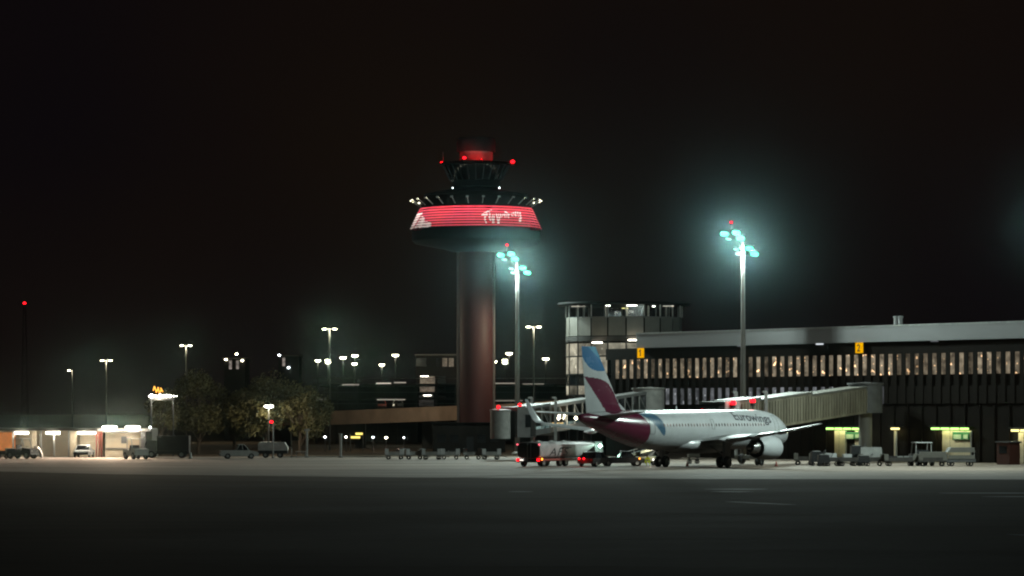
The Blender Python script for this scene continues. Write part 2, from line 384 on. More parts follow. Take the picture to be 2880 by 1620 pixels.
p = MB(); p.lathe([(3.5, 58.8), (3.5, 60.9)], 40); part('radome_neck', p, mat('pale radome base', (.55, .45, .42), .6), tw)
p = MB(); p.lathe([(4.1, 60.9), (4.15, 63.2), (3.7, 63.9), (0.01, 64.1)], 40); part('radome', p, mat('radome grey', (.06, .05, .048), .7), tw)
def red_lamp(parent, loc, r=.28, watts=0, name='obstruction_lamp'):
    p = MB(); p.lathe([(0, r), (r * .8, r * .6), (r, 0), (r * .8, -r * .6), (0, -r)], 10, loc); o = part(name, p, m_red, parent)
    p = MB(); p.lathe([(r * .9, -r * .5), (r * .9, -r * 1.7), (0, -r * 1.7)], 8, loc); part('lamp_base', p, m_dark, o)
    if watts: lamp((loc[0], loc[1] - r * 1.6, loc[2] + .1), watts, (1, .02, .02), o, r * .6)
    return o
def tl(px, py, yo): return ((px - TPX) * TM, yo, tz(py))
red_lamp(tw, tl(1243, 459, -.6), .33, 180)
red_lamp(tw, tl(1307, 450, -5.4), .36, 190)
red_lamp(tw, tl(1442, 456, -.6), .42, 260)
p = MB(); p.tube(tl(1246, 459, -.3), tl(1246, 428, -.3), .07); part('whip_antenna', p, m_grey, tw)
red_lamp(tw, (1.2, -4.9, 59.0), .1, 90)  # hidden red lamp added behind the roof lip to light the radome neck

# the tower stands in front of the viaduct, on the apron side
TN = 466.0; TK = TN / TY
def _dim(o):
    for c_ in o.children:
        if c_.type == 'LIGHT': c_.data.energy *= TK * TK; c_.data.shadow_soft_size *= TK
        _dim(c_)
_dim(tw); tw.location = (XA(TPX, TN), TN, CAMH * (1 - TK)); tw.scale = (TK, TK, TK)

AY = 447.0; s = thing('tower_annex', 'low dark annex building at the foot of the control tower', 'building', (XA(1322, AY), AY, 0))
part('wall', MB().b2(-5.2, 4.9, 0, 11, 0, 3.95), m_garage0, s); part('roof', MB().b2(-5.5, 5.2, -.3, 11.3, 3.952, 4.2), m_towdk, s)
for dx in (-4.0, -2.2, 1.6, 3.4): part('window', MB().b2(dx - .6, dx + .6, -.04, -.002, 1.4, 2.5), m_glassdark, s)
part('door', MB().b2(-.5, .5, -.05, -.002, 0, 2.2), m_dark, s)
# ------------------------------------------------------------------ airliner
TH = radians(37)
NX, NY = XA(2208, 341.4), 341.4
pl = thing('airliner', 'white twin-engine airliner with maroon tail and blue swoosh parked nose-in on the apron', 'airplane', (NX, NY, 0), -TH)
# local: x = starboard, y = -distance aft of the nose
prof = [(0, .06, 3.16), (.15, .36, 3.18), (.5, .72, 3.24), (1.0, 1.05, 3.33), (1.7, 1.38, 3.46), (2.6, 1.68, 3.60), (3.6, 1.88, 3.71), (4.8, 2.0, 3.78), (6, 2.05, 3.82), (10, 2.06, 3.82), (16, 2.06, 3.82), (22, 2.06, 3.82), (25, 2.04, 3.83),
        (27, 1.96, 3.90), (29, 1.78, 4.06), (31, 1.53, 4.28), (33, 1.22, 4.54), (35, .86, 4.80), (36.5, .56, 4.99), (37.3, .36, 5.08), (37.57, .22, 5.1)]
def fus(x):
    for i in range(len(prof) - 1):
        if prof[i][0] <= x <= prof[i + 1][0]:
            t = (x - prof[i][0]) / (prof[i + 1][0] - prof[i][0]); return (prof[i][1] + (prof[i + 1][1] - prof[i][1]) * t, prof[i][2] + (prof[i + 1][2] - prof[i][2]) * t)
    return prof[-1][1:]
def fus_side(x, z, off=.01):
    r, c = fus(x); q = max(-.98, min(.98, (z - c) / r)); return r * .965 * sqrt(1 - q * q) + off
xs = []; x = 0
while x < 37.5: xs.append(x); x += (.12 if x < 2 else .5 if x < 23 else .07)
xs.append(37.57)
NA = 128; f = MB(); vs = []
for x in xs:
    r, c = fus(x)
    for i in range(NA):
        t = 2 * pi * i / NA; vs.append((r * .965 * cos(t), -x, c + r * sin(t)))
f.v = vs
for k in range(len(xs) - 1):
    xm = (xs[k] + xs[k + 1]) / 2
    for i in range(NA):
        t = 2 * pi * (i + .5) / NA; j = (i + 1) % NA; r, c = fus(xm); zz = c + r * sin(t); zr = sin(t)
        mi = 0
        bx = 27.9 + .5 * (zr + .2) ** 2 + (1.1 * max(0, zr - .3))
        if xm > bx: mi = 1
        if 36.1 > xm > 32.6 + max(0, zr - .5) * 2.4 and zr > .12 + (xm - 32.6) * .2: mi = 0
        if mi == 0 and xm < bx:
            ar = asin(max(-1, min(1, zr))) * r; dx_, da_ = xm - 27.0, ar - 1.25
            al = dx_ * .82 + da_ * .57; ac_ = -dx_ * .57 + da_ * .82
            if cos(t) > -.2 and (al / 2.2) ** 2 + ((ac_ + .12 * al * al) / .72) ** 2 < 1: mi = 2
            if cos(t) < 0 and (al / 2.2) ** 2 + ((ac_ + .12 * al * al) / .72) ** 2 < 1: mi = 2
        f.f.append((k * NA + i, k * NA + j, (k + 1) * NA + j, (k + 1) * NA + i)); f.m.append(mi)
f.f.append(tuple(range(NA))); f.m.append(0); f.f.append(tuple((len(xs) - 1) * NA + i for i in range(NA))); f.m.append(1)
fo = part('fuselage', f, [m_plane_w, m_plane_m, mat('aircraft dull blue', (.06, .15, .24), .3, var=.15, scale=.6, coat=.6)], pl)
# belly fairing
b = MB(); rs = []
for x, wd, zb in ((11.6, .3, 2.0), (12.6, 1.5, 1.66), (14, 1.95, 1.45), (17, 2.05, 1.38), (20, 1.9, 1.42), (21.6, 1.3, 1.6), (22.8, .3, 1.95)):
    rs.append([(wd * cos(t), -x, 2.35 + (2.35 - zb) * sin(t)) for t in [2 * pi * i / 24 for i in range(24)]])
b.rings(rs); part('belly_fairing', b, m_plane_w, pl)
# cabin windows and doors on both flanks
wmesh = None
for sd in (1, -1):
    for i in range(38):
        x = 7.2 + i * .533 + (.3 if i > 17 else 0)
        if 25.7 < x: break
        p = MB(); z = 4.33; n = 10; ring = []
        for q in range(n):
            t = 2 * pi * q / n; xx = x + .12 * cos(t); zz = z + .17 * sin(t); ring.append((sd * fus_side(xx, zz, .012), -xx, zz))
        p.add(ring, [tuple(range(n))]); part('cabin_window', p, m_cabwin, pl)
    for x0, x1, z0, z1 in ((4.2, 5.05, 3.35, 5.25), (27.2, 27.95, 3.45, 5.1), (16.6, 17.1, 3.9, 4.9)):
        p = MB(); out = []; 
        for (xa, za) in ((x0, z0), (x1, z0), (x1, z1), (x0, z1)): out.append((xa, za))
        for i in range(4):
            a_, b_ = out[i], out[(i + 1) % 4]
            for s in range(5):
                q0 = (a_[0] + (b_[0] - a_[0]) * s / 5, a_[1] + (b_[1] - a_[1]) * s / 5); q1 = (a_[0] + (b_[0] - a_[0]) * (s + 1) / 5, a_[1] + (b_[1] - a_[1]) * (s + 1) / 5)
                p.bar((sd * fus_side(*q0, .008), -q0[0], q0[1]), (sd * fus_side(*q1, .008), -q1[0], q1[1]), .02, .035)
        part('cabin_door', p, m_grey, pl)
    for (xa, xb, za, zb) in ((1.55, 2.15, 4.10, 4.62), (2.2, 2.75, 4.30, 4.80)):
        p = MB(); p.add([(sd * fus_side(xq, zq, .015), -xq, zq) for xq, zq in ((xa, za), (xb, za), (xb, zb), (xa + .2, zb))], [(0, 1, 2, 3)]); part('cockpit_window', p, m_glassdark, pl)
# fin, painted by region
FZ0, FZ1 = 5.3, 12.05
def fin_le(z): return 34.85 + (31.0 - 34.85) * (FZ1 - z) / (FZ1 - 6.6) if z > 6.6 else 31.0 - (6.6 - z) * 1.7
def fin_te(z): return 37.15 - (FZ1 - z) / (FZ1 - 6.0) * .75
NU, NV = 40, 96
def fin_region(x, z):
    cx = (1628 + (37.57 - x) * 16.9 - 1560) * 4.83; cyy = (1160 - (z - 5.6) * 28.8 - 950) * 4.83
    bl = [(300, 200), (365, 235), (400, 320), (450, 395), (500, 432), (560, 450), (620, 452), (700, 436)]
    yb = None
    for (x0, y0), (x1, y1) in zip(bl, bl[1:]):
        if x0 <= cx <= x1: yb = y0 + (y1 - y0) * (cx - x0) / (x1 - x0)
    if yb is not None and cyy < yb:
        return 3 if cx > 430 + (cyy - 110) * .93 else 2
    if cyy > 530:
        lx = 395 + (cyy - 530) * .575
        rt = [(530, 420), (545, 540), (560, 600), (585, 660), (630, 715), (700, 765), (780, 805), (880, 850), (920, 850), (1000, 900), (1100, 900)]
        for (y0, x0), (y1, x1) in zip(rt, rt[1:]):
            if y0 <= cyy <= y1:
                if lx < cx < x0 + (x1 - x0) * (cyy - y0) / (y1 - y0): return 1
    return 0
fn = MB()
for sd in (1, -1):
    base = len(fn.v)
    for jv in range(NV + 1):
        z = FZ0 + (FZ1 - FZ0) * jv / NV; le, te = fin_le(z), fin_te(z); ch = te - le
        for iu in range(NU + 1):
            u = iu / NU; th = .11 * min(ch, 5.8) / 2 * (2.97 * sqrt(max(u, 0)) - 1.26 * u - 3.52 * u * u + 2.84 * u ** 3 - 1.02 * u ** 4) / 1.0
            fn.v.append((sd * max(0.006, th), -(le + ch * u), z))
    for jv in range(NV):
        for iu in range(NU):
            z = FZ0 + (FZ1 - FZ0) * (jv + .5) / NV; le, te = fin_le(z), fin_te(z)
            q = base + jv * (NU + 1) + iu
            fn.f.append((q, q + 1, q + NU + 2, q + NU + 1)); fn.m.append(fin_region(le + (te - le) * (iu + .5) / NU, z))
off = (NV + 1) * (NU + 1); top = [NV * (NU + 1) + i for i in range(NU + 1)]
fn.f.append(tuple(top + [q + off for q in reversed(top)])); fn.m.append(3)
for jv in range(NV):
    a_ = jv * (NU + 1) + NU; fn.f.append((a_, a_ + NU + 1, a_ + off + NU + 1, a_ + off)); fn.m.append(0)
    a_ = jv * (NU + 1); fn.f.append((a_, a_ + NU + 1, a_ + off + NU + 1, a_ + off)); fn.m.append(0)
part('tail_fin', fn, [m_plane_w, m_plane_m, m_plane_b, m_plane_lb], pl)
def airfoil(le, ch, y, z, th, tw_=0, n=14):
    up, lo = [], []
    for i in range(n + 1):
        u = (1 - cos(pi * i / n)) / 2
        t = th * ch * 5 * (.2969 * sqrt(u) - .126 * u - .3516 * u * u + .2843 * u ** 3 - .1015 * u ** 4)
        up.append((y, -(le + ch * u), z + t * 1.1 - tw_ * u)); lo.append((y, -(le + ch * u), z - t * .8 - tw_ * u))
    return up + lo[::-1][1:-1]
for sd in (1, -1):
    p = MB(); st = []
    for y, le, ch, z, th in ((1.2, 11.6, 7.6, 2.75, .14), (1.95, 12.0, 7.0, 2.80, .14), (4.0, 13.05, 5.75, 3.0, .125), (6.4, 14.35, 4.15, 3.22, .115), (10, 16.25, 3.2, 3.60, .11), (14, 18.4, 2.2, 4.08, .105), (16.6, 19.85, 1.6, 4.46, .10)):
        st.append(airfoil(le, ch, sd * y, z, th, .12))
    p.rings(st); part('wing', p, m_plane_g, pl)
    p = MB(); st = []
    for dy, dz, le, ch in ((0, 0, 19.85, 1.6), (.4, .06, 20.1, 1.5), (.75, .35, 20.4, 1.35), (1.0, .95, 20.85, 1.1), (1.25, 1.9, 21.45, .75), (1.36, 2.5, 21.85, .5)):
        st.append([(v[0] - (v[2] - (4.46 + dz)) * sd * (.0 if dz < .1 else .9), v[1], 4.46 + dz + (v[2] - (4.46 + dz)) * (1 if dz < .1 else .25)) for v in airfoil(le, ch, sd * (16.6 + dy), 4.46 + dz, .09)])
    if sd == 1: p = MB().rings([airfoil(19.85, 1.6, 16.6, 4.46, .10, .12), airfoil(20.1, 1.35, 16.95, 4.49, .08, .12), airfoil(20.6, .8, 17.2, 4.52, .05, .1)]); part('wing_tip', p, m_plane_g, pl)
    else: p.rings(st); part('sharklet', p, mat('sharklet grey', (.26, .27, .28), .4), pl)
    for y, x0, L in ((4.6, 16.2, 3.6), (8.3, 17.2, 3.0), (11.6, 18.2, 2.5)):
        zc = 2.72 + (y - 2) * .105; p = MB()
        p.rings([[(sd * y + r * .7 * cos(t), -(x0 + L * u), zc - .12 + r * sin(t)) for t in [2 * pi * i / 12 for i in range(12)]] for u, r in ((0, .03), (.12, .16), (.4, .25), (.7, .2), (.9, .1), (1, .02))])
        part('flap_fairing', p, m_plane_w, pl)
    p = MB(); st = [airfoil(le, ch, sd * y, z, .10, 0) for y, le, ch, z in ((.3, 31.0, 4.1, 5.22), (.9, 31.5, 3.7, 5.27), (3.5, 33.3, 2.55, 5.45), (6.2, 35.2, 1.45, 5.66))]
    p.rings(st); part('tailplane', p, m_plane_g, pl)
    # engine
    ex, ez = sd * 5.75, 1.98
    en = part('engine', MB().lathe([(.82, -12.9), (.9, -11.5), (1.0, -11.25), (1.12, -11.3), (1.22, -11.9), (1.24, -12.8), (1.17, -13.8), (1.02, -14.7), (.98, -14.7), (1.02, -13.8), (.85, -13.4)], 40, (ex, 0, ez), axis='Y'), m_plane_w, pl)
    part('core_nozzle', MB().lathe([(.78, -13.4), (.74, -14.6), (.55, -15.5), (.47, -15.85), (.44, -15.85), (.46, -15.0), (.3, -14.6)], 32, (ex, 0, ez), axis='Y'), m_bare, en)
    part('exhaust_cone', MB().lathe([(.33, -14.6), (.3, -15.6), (.18, -16.1), (.02, -16.5)], 24, (ex, 0, ez), axis='Y'), m_bare, en)
    fb = MB(); fb.lathe([(.86, -12.3), (.3, -12.2)], 36, (ex, 0, ez), axis='Y'); fb.lathe([(.3, -12.2), (.2, -11.9), (.02, -11.7)], 16, (ex, 0, ez), axis='Y')
    part('fan', fb, m_dark, en)
    part('fan_duct', MB().lathe([(.86, -12.3), (.88, -13.4), (.78, -13.4)], 36, (ex, 0, ez), axis='Y'), m_dark, en)
    p = MB(); p.rings([[(ex + dx, -x, z) for dx, z in ((-.16, z0), (.16, z0), (.16, z1), (-.16, z1))] for x, z0, z1 in ((11.9, 2.95, 3.12), (13.0, 2.7, 3.28), (14.5, 2.75, 3.15), (16.2, 2.85, 3.0))]); part('pylon', p, m_plane_w, en)
    # main gear
    mg = part('main_gear', MB().tube((sd * 3.6, -17.4, 2.6), (sd * 3.8, -17.7, .57), .14, n=10).tube((sd * 2.0, -17.5, 2.2), (sd * 3.72, -17.6, 1.25), .07).tube((sd * 3.25, -17.7, .57), (sd * 4.35, -17.7, .57), .08), m_steel, pl)
    for o in (-.45, .45):
        wh = part('wheel', MB().lathe([(.3, -.18), (.52, -.19), (.57, -.12), (.57, .12), (.52, .19), (.3, .18)], 24), m_black, mg, (sd * 3.8 + o, -17.7, .57)); wh.rotation_euler = (0, radians(90), 0)
        part('rim', MB().lathe([(.31, -.16), (.12, -.08), (.12, .08), (.31, .16)], 16), m_steel, wh)
    part('gear_door', MB().box((sd * 4.0, -17.3, 1.75), (.06, 1.0, 1.5)), m_plane_w, mg)
ng = part('nose_gear', MB().tube((0, -5.1, 2.0), (0, -5.07, .39), .1).tube((0, -6.0, 2.0), (0, -5.1, 1.0), .05).tube((-.3, -5.07, .39), (.3, -5.07, .39), .06), m_steel, pl)
for o in (-.25, .25):
    wh = part('wheel', MB().lathe([(.2, -.11), (.36, -.11), (.39, -.06), (.39, .06), (.36, .11), (.2, .11)], 20), m_black, ng, (o, -5.07, .39)); wh.rotation_euler = (0, radians(90), 0)
for x, h_ in ((9.0, .45), (20.5, .4)):
    p = MB(); p.prism([(0, 0), (.35, 0), (.28, h_), (.16, h_)], -.02, .02); part('blade_antenna', p, m_plane_w, pl, (0, -x, 5.86), radians(-90))
p = MB(); p.lathe([(0, .08), (.07, 0), (0, -.02)], 8, (0, -16, 5.9)); part('beacon_lamp', p, m_tail, pl)
def text_mesh(s, size, bold=0., shear=0., space=1.):
    cu = bpy.data.curves.new('tmp', 'FONT'); cu.body = s; cu.size = size; cu.offset = bold; cu.shear = shear; cu.space_character = space
    o = bpy.data.objects.new('tmp', cu); C.objects.link(o); dg = bpy.context.evaluated_depsgraph_get(); dg.update()
    me = bpy.data.meshes.new_from_object(o.evaluated_get(dg)); bpy.data.objects.remove(o); bpy.data.curves.remove(cu)
    return me
def bend(me, fn_, cuts=()):
    bm = bmesh.new(); bm.from_mesh(me)
    for z in cuts: bmesh.ops.bisect_plane(bm, geom=bm.verts[:] + bm.edges[:] + bm.faces[:], plane_co=(0, z, 0), plane_no=(0, 1, 0))
    for v in bm.verts: v.co = Vector(fn_(v.co.x, v.co.y))
    bm.to_mesh(me); bm.free(); return me
me = text_mesh('Eurowings', 1.22, .018)
wid = max(v.co.x for v in me.vertices); kx = 6.9 / wid
def on_fus(u, v):
    x = 12.5 - u * kx; z = 4.86 - u * kx * .05 + v; return (fus_side(x, z, .02), -x, z)
bend(me, on_fus, [i * .1 - .35 for i in range(16)]); me.materials.append(m_txt); part('lettering', me, None, pl)

# ------------------------------------------------------------------ terminal
P1 = (XA(1902, 398.2), 398.2); P2 = (XA(2880, 350.2), 350.2)
uu = Vector((P2[0] - P1[0], P2[1] - P1[1])).normalized(); FA = atan2(uu.y, uu.x)
def T_of(px):
    kk = (px - 1440) / F; return (kk * P1[1] - P1[0]) / (uu.x - kk * uu.y)
def T_Y(t): return P1[1] + uu.y * t
tb = thing('terminal_building', 'long dark terminal with a grey roof fascia and rows of narrow lit windows', 'terminal', (P1[0], P1[1], 0), FA)
T0, T1 = T_of(1700), 86.0
part('ground_wall', MB().b2(T0, T1, .25, .65, 0, 6.6), m_brown, tb)
part('spandrel', MB().b2(T0, T1, .22, .62, 8.6, 9.9), m_brown, tb)
part('spandrel', MB().b2(T0, T1, .22, .62, 12.3, 13.72), m_brown, tb)
part('core_wall', MB().b2(T0 + .2, T1, .9, 26, 0, 13.7), m_brown, tb)
part('roof', MB().b2(T_of(1796), T1 + 1, -.35, 28, 13.73, 15.6), m_fascia, tb)
part('roof_edge', MB().b2(T_of(1796) - .02, T1 + 1, -.42, -.352, 15.42, 15.63), m_steel, tb)
pier_m = mesh_of('pier', MB().b2(-.335, .335, .02, .21, 6.6, 12.32), m_brown)
pu = mesh_of('window_pane', MB().b2(-.36, .36, .10, .14, 9.9, 12.3), m_paneU); plw = mesh_of('window_pane', MB().b2(-.36, .36, .10, .14, 6.6, 8.6), m_paneL)
SP = 1.44; t = T_of(1735) ; idx = 0
while t < T1 - 1:
    part('pier', pier_m, None, tb, (t - SP / 2, 0, 0))
    if idx not in (51,): part('window_pane', pu, None, tb, (t, 0, 0))
    if T_of(1868) < t < T_of(2480): part('window_pane', plw, None, tb, (t, 0, 0))
    else: part('pier_infill', MB().b2(t - .36, t + .36, .1, .4, 6.6, 8.6), m_brown, tb)
    t += SP; idx += 1
# ribs of the ground storey
for i in range(40):
    t = T_of(1900) + i * 2.3
    if t < T1: part('wall_rib', MB().b2(t - .06, t + .06, .12, .248, 0, 6.55), m_brown, tb)
for px_, ch in ((1811, '1'), (2426, '2')):
    t = T_of(px_); s = thing('gate_sign', 'yellow lit gate sign with a black %s hanging under the grey fascia' % ('one' if ch == '1' else 'two'), 'sign', (P1[0] + uu.x * t, P1[1] + uu.y * t, 0), FA)
    part('face', MB().b2(-.55, .55, -.62, -.42, 12.48, 13.70), m_yel, s); part('frame', MB().b2(-.60, .60, -.42, -.36, 12.43, 13.72), m_dark, s)
    if ch == '1': part('numeral', MB().add([(x_, -.63, z_) for x_, z_ in ((-.02, 12.68), (.16, 12.68), (.16, 13.52), (-.02, 13.52), (-.26, 13.30), (-.20, 13.20), (-.02, 13.32))], [tuple(range(7))]), m_ink, s); continue
    me = text_mesh(ch, 1.15, .02); w_ = (max(v.co.x for v in me.vertices) + min(v.co.x for v in me.vertices)) / 2
    bend(me, lambda u, v: (u - w_, -.63, 12.68 + v)); me.materials.append(m_ink); part('numeral', me, None, s)
for dt in (0, .75):
    t = T_of(2484) + dt; s = part('roof_vent', MB().lathe([(.26, 15.6), (.26, 16.5), (.33, 16.5), (.33, 16.7), (0, 16.75)], 12, (0, 2.0, 0)), m_white, None, (P1[0] + uu.x * t, P1[1] + uu.y * t, 0), FA)
    tag(s, 'small white roof vent in a pair on the terminal fascia', 'vent', 'pair of vents on the terminal roof')
for px_ in (2085, 2307, 2630):
    t = T_of(px_); part('soffit_lamp', MB().b2(t - .45, t + .45, -.30, .1, 13.58, 13.72), glow('soffit', (.9, .95, 1), .9 if px_ == 2307 else .12), tb)
# service doors with lamp strips
def door_bay(px0, px1, ntube, m_tube_, label, cream, sign=True, power=150, pyl=1206):
    t0, t1 = T_of(px0), T_of(px1); tm_ = (t0 + t1) / 2; zl = ZA(pyl, T_Y(tm_))
    base = (P1[0] + uu.x * tm_, P1[1] + uu.y * tm_, 0); W_ = (t1 - t0)
    d = thing('service_door', label, 'door', base, FA)
    for c0, c1 in cream:
        part('door_panel', MB().b2(T_of(c0) - tm_, T_of(c1) - tm_, .12, .2, 0.05, zl - .2), m_cream, d)
        part('door_frame', MB().b2(T_of(c1) - tm_ + .02, T_of(c1) - tm_ + .12, .02, .2, .05, zl - .2), m_offw, d)
    part('canopy', MB().b2(-W_ / 2 - .1, W_ / 2 + .1, -.55, .2, zl + .22, zl + .32), m_dark, d)
    for i in range(ntube):
        x0 = -W_ / 2 + W_ * i / ntube; part('lamp_tube', MB().b2(x0 + .16, x0 + W_ / ntube - .16, -.42, -.24, zl - .10, zl + .12), m_tube_, d)
        lamp((x0 + W_ / ntube / 2, -.6, zl - .12), power / ntube, (.97, 1.0, .55), d, .06)
    if sign:
        c = cream[-1]; x1 = T_of(c[1]) - tm_ - .1; x0 = x1 - 2.6
        sb = part('sign_board', MB().b2(x0, x1, -.05, .02, zl - 1.2, zl - .35), m_green, d)
        part('sign_lettering', MB().b2(x0 + .15, x0 + 1.35, -.06, -.052, zl - 1.15, zl - .65).b2(x1 - .9, x1 - .2, -.06, -.052, zl - 1.1, zl - .62), mat('pale print', (.45, .55, .40), .6), sb)
    return d
door_bay(2328, 2425, 4, m_tubeg, 'cream service door with green sign under a lamp strip beside the boarding bridge pillar', [(2345, 2376), (2402, 2423)])
door_bay(2510, 2537, 1, m_tubey, 'narrow plain service door under a single yellowish lamp in the terminal wall', [(2512, 2518)], False, 26)
door_bay(2623, 2732, 4, m_tubeg, 'wide cream service door with green sign under a lamp strip behind the carts', [(2648, 2728)])
door_bay(2848, 2900, 2, m_tubey, 'service door with yellow lamp strip beside the dark red booth', [(2862, 2900)], False, 90, 1211)
bx_, by_ = XA(2836, 344), 344.
s = thing('guard_booth', 'dark red booth standing against the terminal wall', 'booth', (bx_, by_, 0), FA)
part('wall', MB().b2(-.95, .95, -.8, .8, 0, 2.35), m_booth, s); part('roof', MB().b2(-1.1, 1.1, -.95, .95, 2.36, 2.5), m_grey, s); part('window', MB().b2(-.6, .6, -.83, -.805, 1.2, 2.0), m_glassdark, s)

# ------------------------------------------------------------------ round restaurant tower of the terminal
RY = 421.; RX = XA(1755, RY); RM = RY / F; RR = 163 * RM
def rz_(py): return CAMH + (HOR - py) * RM
ro = thing('round_building', 'round glazed terminal building with a flat disc roof and pale panel ring', 'building', (RX, RY, 0))
def facet(a0, a1, r, z0, z1): return MB().add([(r * sin(a0), -r * cos(a0), z0), (r * sin(a1), -r * cos(a1), z0), (r * sin(a1), -r * cos(a1), z1), (r * sin(a0), -r * cos(a0), z1)], [(0, 1, 2, 3)])
NF = 20
part('core_wall', MB().lathe([(RR - 2.2, 0), (RR - 2.2, rz_(895))], 32), m_brown, ro)
part('roof', MB().lathe([(0, rz_(862)), (RR + .9, rz_(861)), (RR + 1.15, rz_(857)), (RR + 1.1, rz_(853)), (0, rz_(850))], 64), m_towdk, ro)
part('floor_slab', MB().lathe([(RR - 2.3, rz_(894)), (RR - .05, rz_(894)), (RR - .05, rz_(896)), (RR - 2.3, rz_(896))], 40), m_grey, ro)
part('ring_beam', MB().lathe([(RR - 2.2, rz_(948)), (RR + .05, rz_(949)), (RR + .05, rz_(962)), (RR - 2.2, rz_(962))], 40), m_garage, ro)
rows = [(968, 1002), (1006, 1052), (1056, 1082), (1086, 1110)]
for i in range(NF):
    a0 = 2 * pi * (i + .04) / NF; a1 = 2 * pi * (i + .96) / NF; am = (a0 + a1) / 2
    part('wall_panel', facet(a0, a1, RR, rz_(947), rz_(895)), m_panel, ro)
    part('window_pane', facet(a0, a1, RR - .02, rz_(893), rz_(863)), m_glass, ro)
    ac = 2 * pi * i / NF
    p = MB(); p.tube((sin(ac) * RR, -cos(ac) * RR, rz_(893.5)), (sin(ac) * RR, -cos(ac) * RR, rz_(861.5)), .09, n=6); part('column', p, m_offw, ro)
    p = MB(); p.bar((sin(ac) * RR, -cos(ac) * RR, 0), (sin(ac) * RR, -cos(ac) * RR, rz_(949.5)), .14, .14); part('mullion', p, m_dark, ro)
    if cos(am) > -.3:
        for q, (y0, y1) in enumerate(rows):
            lit = sin(am) < -.35 or (q == 0 and sin(am) < .25)
            o = part('window_pane', facet(a0, a1, RR - .05, rz_(y1), rz_(y0)), m_paneR if lit and not (q == 2) else m_glassdark, ro)
for y in (1004, 1054, 1084, 1112):
    part('transom', MB().lathe([(RR + .02, rz_(y + 1.5)), (RR + .02, rz_(y - 1.5)), (RR - .1, rz_(y - 1.5)), (RR - .1, rz_(y + 1.5)), (RR + .02, rz_(y + 1.5))], 40), m_dark, ro)
for (px_, py_, wd, dd, m_) in ((1707, 863, 12, -5, m_tubew), (1772, 863, 30, -5.5, m_tubew), (1754, 870, 18, -4.6, m_tubey), (1834, 865, 8, -5, m_tubew), (1875, 864, 30, -4.5, glow('dim ceiling lamp', (1, .9, .75), 1.0)), (1625, 865, 40, -4.6, glow('dim ceiling lamp', (1, .9, .75), .6))):
    part('ceiling_lamp', MB().box((XA(px_, RY) - RX, dd, rz_(py_)), (wd * RM, .25, .1)), m_, ro)
for (px_, py_, wd) in ((1676, 967, 30), (1779, 960, 36)):
    x_ = XA(px_, RY) - RX; part('soffit_lamp', MB().box((x_, -sqrt(max(.1, RR * RR - x_ * x_)) - .10, rz_(py_)), (wd * RM, .2, .12), rz=asin(x_ / RR)), m_tubew, ro)
for px_ in (1640, 1700, 1760, 1820, 1870):
    x_ = XA(px_, RY) - RX; part('inner_column', MB().tube((x_, -RR * .5, rz_(894)), (x_, -RR * .5, rz_(862)), .13), m_offw, ro)
lamp((0, -4.5, rz_(868)), 160, WARM, ro, .4)
lamp((XA(1676, RY) - RX, -RR - .6, rz_(969)), 40, WARM, ro, .2); lamp((XA(1779, RY) - RX, -RR - .6, rz_(964)), 50, WARM, ro, .2)

# ------------------------------------------------------------------ floodlight masts
def mast(x, y, zh, label, rz=0):
    o = thing('floodlight_mast', label, 'floodlight mast', (x, y, 0), rz, 'apron floodlight masts')
    part('pole', MB().tube((0, 0, 0), (0, 0, zh - 1.2), .36, .22, n=16).tube((0, 0, zh - 1.2), (0, 0, zh + .1), .2, .14, n=12), m_mastgrey, o)
    part('base_plate', MB().lathe([(.75, 0), (.75, .25), (.4, .45)], 16), m_kerb, o)
    rs = .91
    sp = part('head_frame', MB().bar((.75, .25, zh - 1.25), (-1.55, .25, zh + 1.75), .14, .14).bar((-2.2, .25, zh + 1.35), (-.7, .25, zh + 1.5), .08, .08).bar((-1.7, .25, zh + .72), (-.2, .25, zh + .8), .08, .08).bar((-.8, .25, zh - .5), (.9, .25, zh - .45), .08, .08).bar((-.5, .25, zh - 1.1), (1.5, .25, zh - 1.1), .08, .08), m_housing, o)
    for i, (lx, lz, big) in enumerate(((-.9, 1.53, 1), (-.34, .81, 1), (.78, -.5, 1), (1.44, -1.19, 1), (-2.4, 1.37, 1), (-1.87, .72, 0), (-.87, -.6, 0), (-.6, -1.2, 0))):
        lx *= rs; lz *= rs; c = Vector((lx, -.05, zh + lz)); sx, sz = (.98, .62) if big else (.66, .28)
        M = Matrix.Rotation(radians(8), 3, 'Y') @ Matrix.Rotation(radians(30), 3, 'X')
        h_ = part('lamp_housing', MB().box(c + M @ Vector((0, .16, 0)), (sx + .1, .3, sz + .1), M=M), m_housing, o)
        ring = []; n = 18
        for q in range(n):
            t_ = 2 * pi * q / n; cx_ = abs(cos(t_)) ** .6 * (1 if cos(t_) > 0 else -1); sz_ = abs(sin(t_)) ** .6 * (1 if sin(t_) > 0 else -1)
            ring.append(c + M @ Vector((sx / 2 * cx_, -.02, sz / 2 * sz_)))
        part('lamp_lens', MB().add(ring, [tuple(range(n))]), m_flood if big else m_flood2, h_)
        if big: lamp(c + M @ Vector((0, -.12, 0)), MAST_W * 1.7, COOL, h_, .05, 'SPOT', aim(M @ Vector((0, -1, .12))), radians(165))
        else: lamp(c + M @ Vector((0, -.34, 0)) + Vector((0, 0, -.5)), MAST_W * .45, COOL, h_, .06)
    rl = (-1.5 * rs, .25, zh + 2.84 * rs)
    part('lamp_stalk', MB().tube((-1.45, .25, zh + 1.6), (rl[0], rl[1], rl[2] - .15), .04), m_steel, o)
    red_lamp(o, rl, .17)
    return o
mast(XA(2090, 372), 372, ZA(688, 372), 'tall grey mast with green-white floodlights standing behind the parked airliner')
mast(XA(1455, 422), 422, ZA(744, 422), 'tall grey mast with green-white floodlights standing before the control tower')
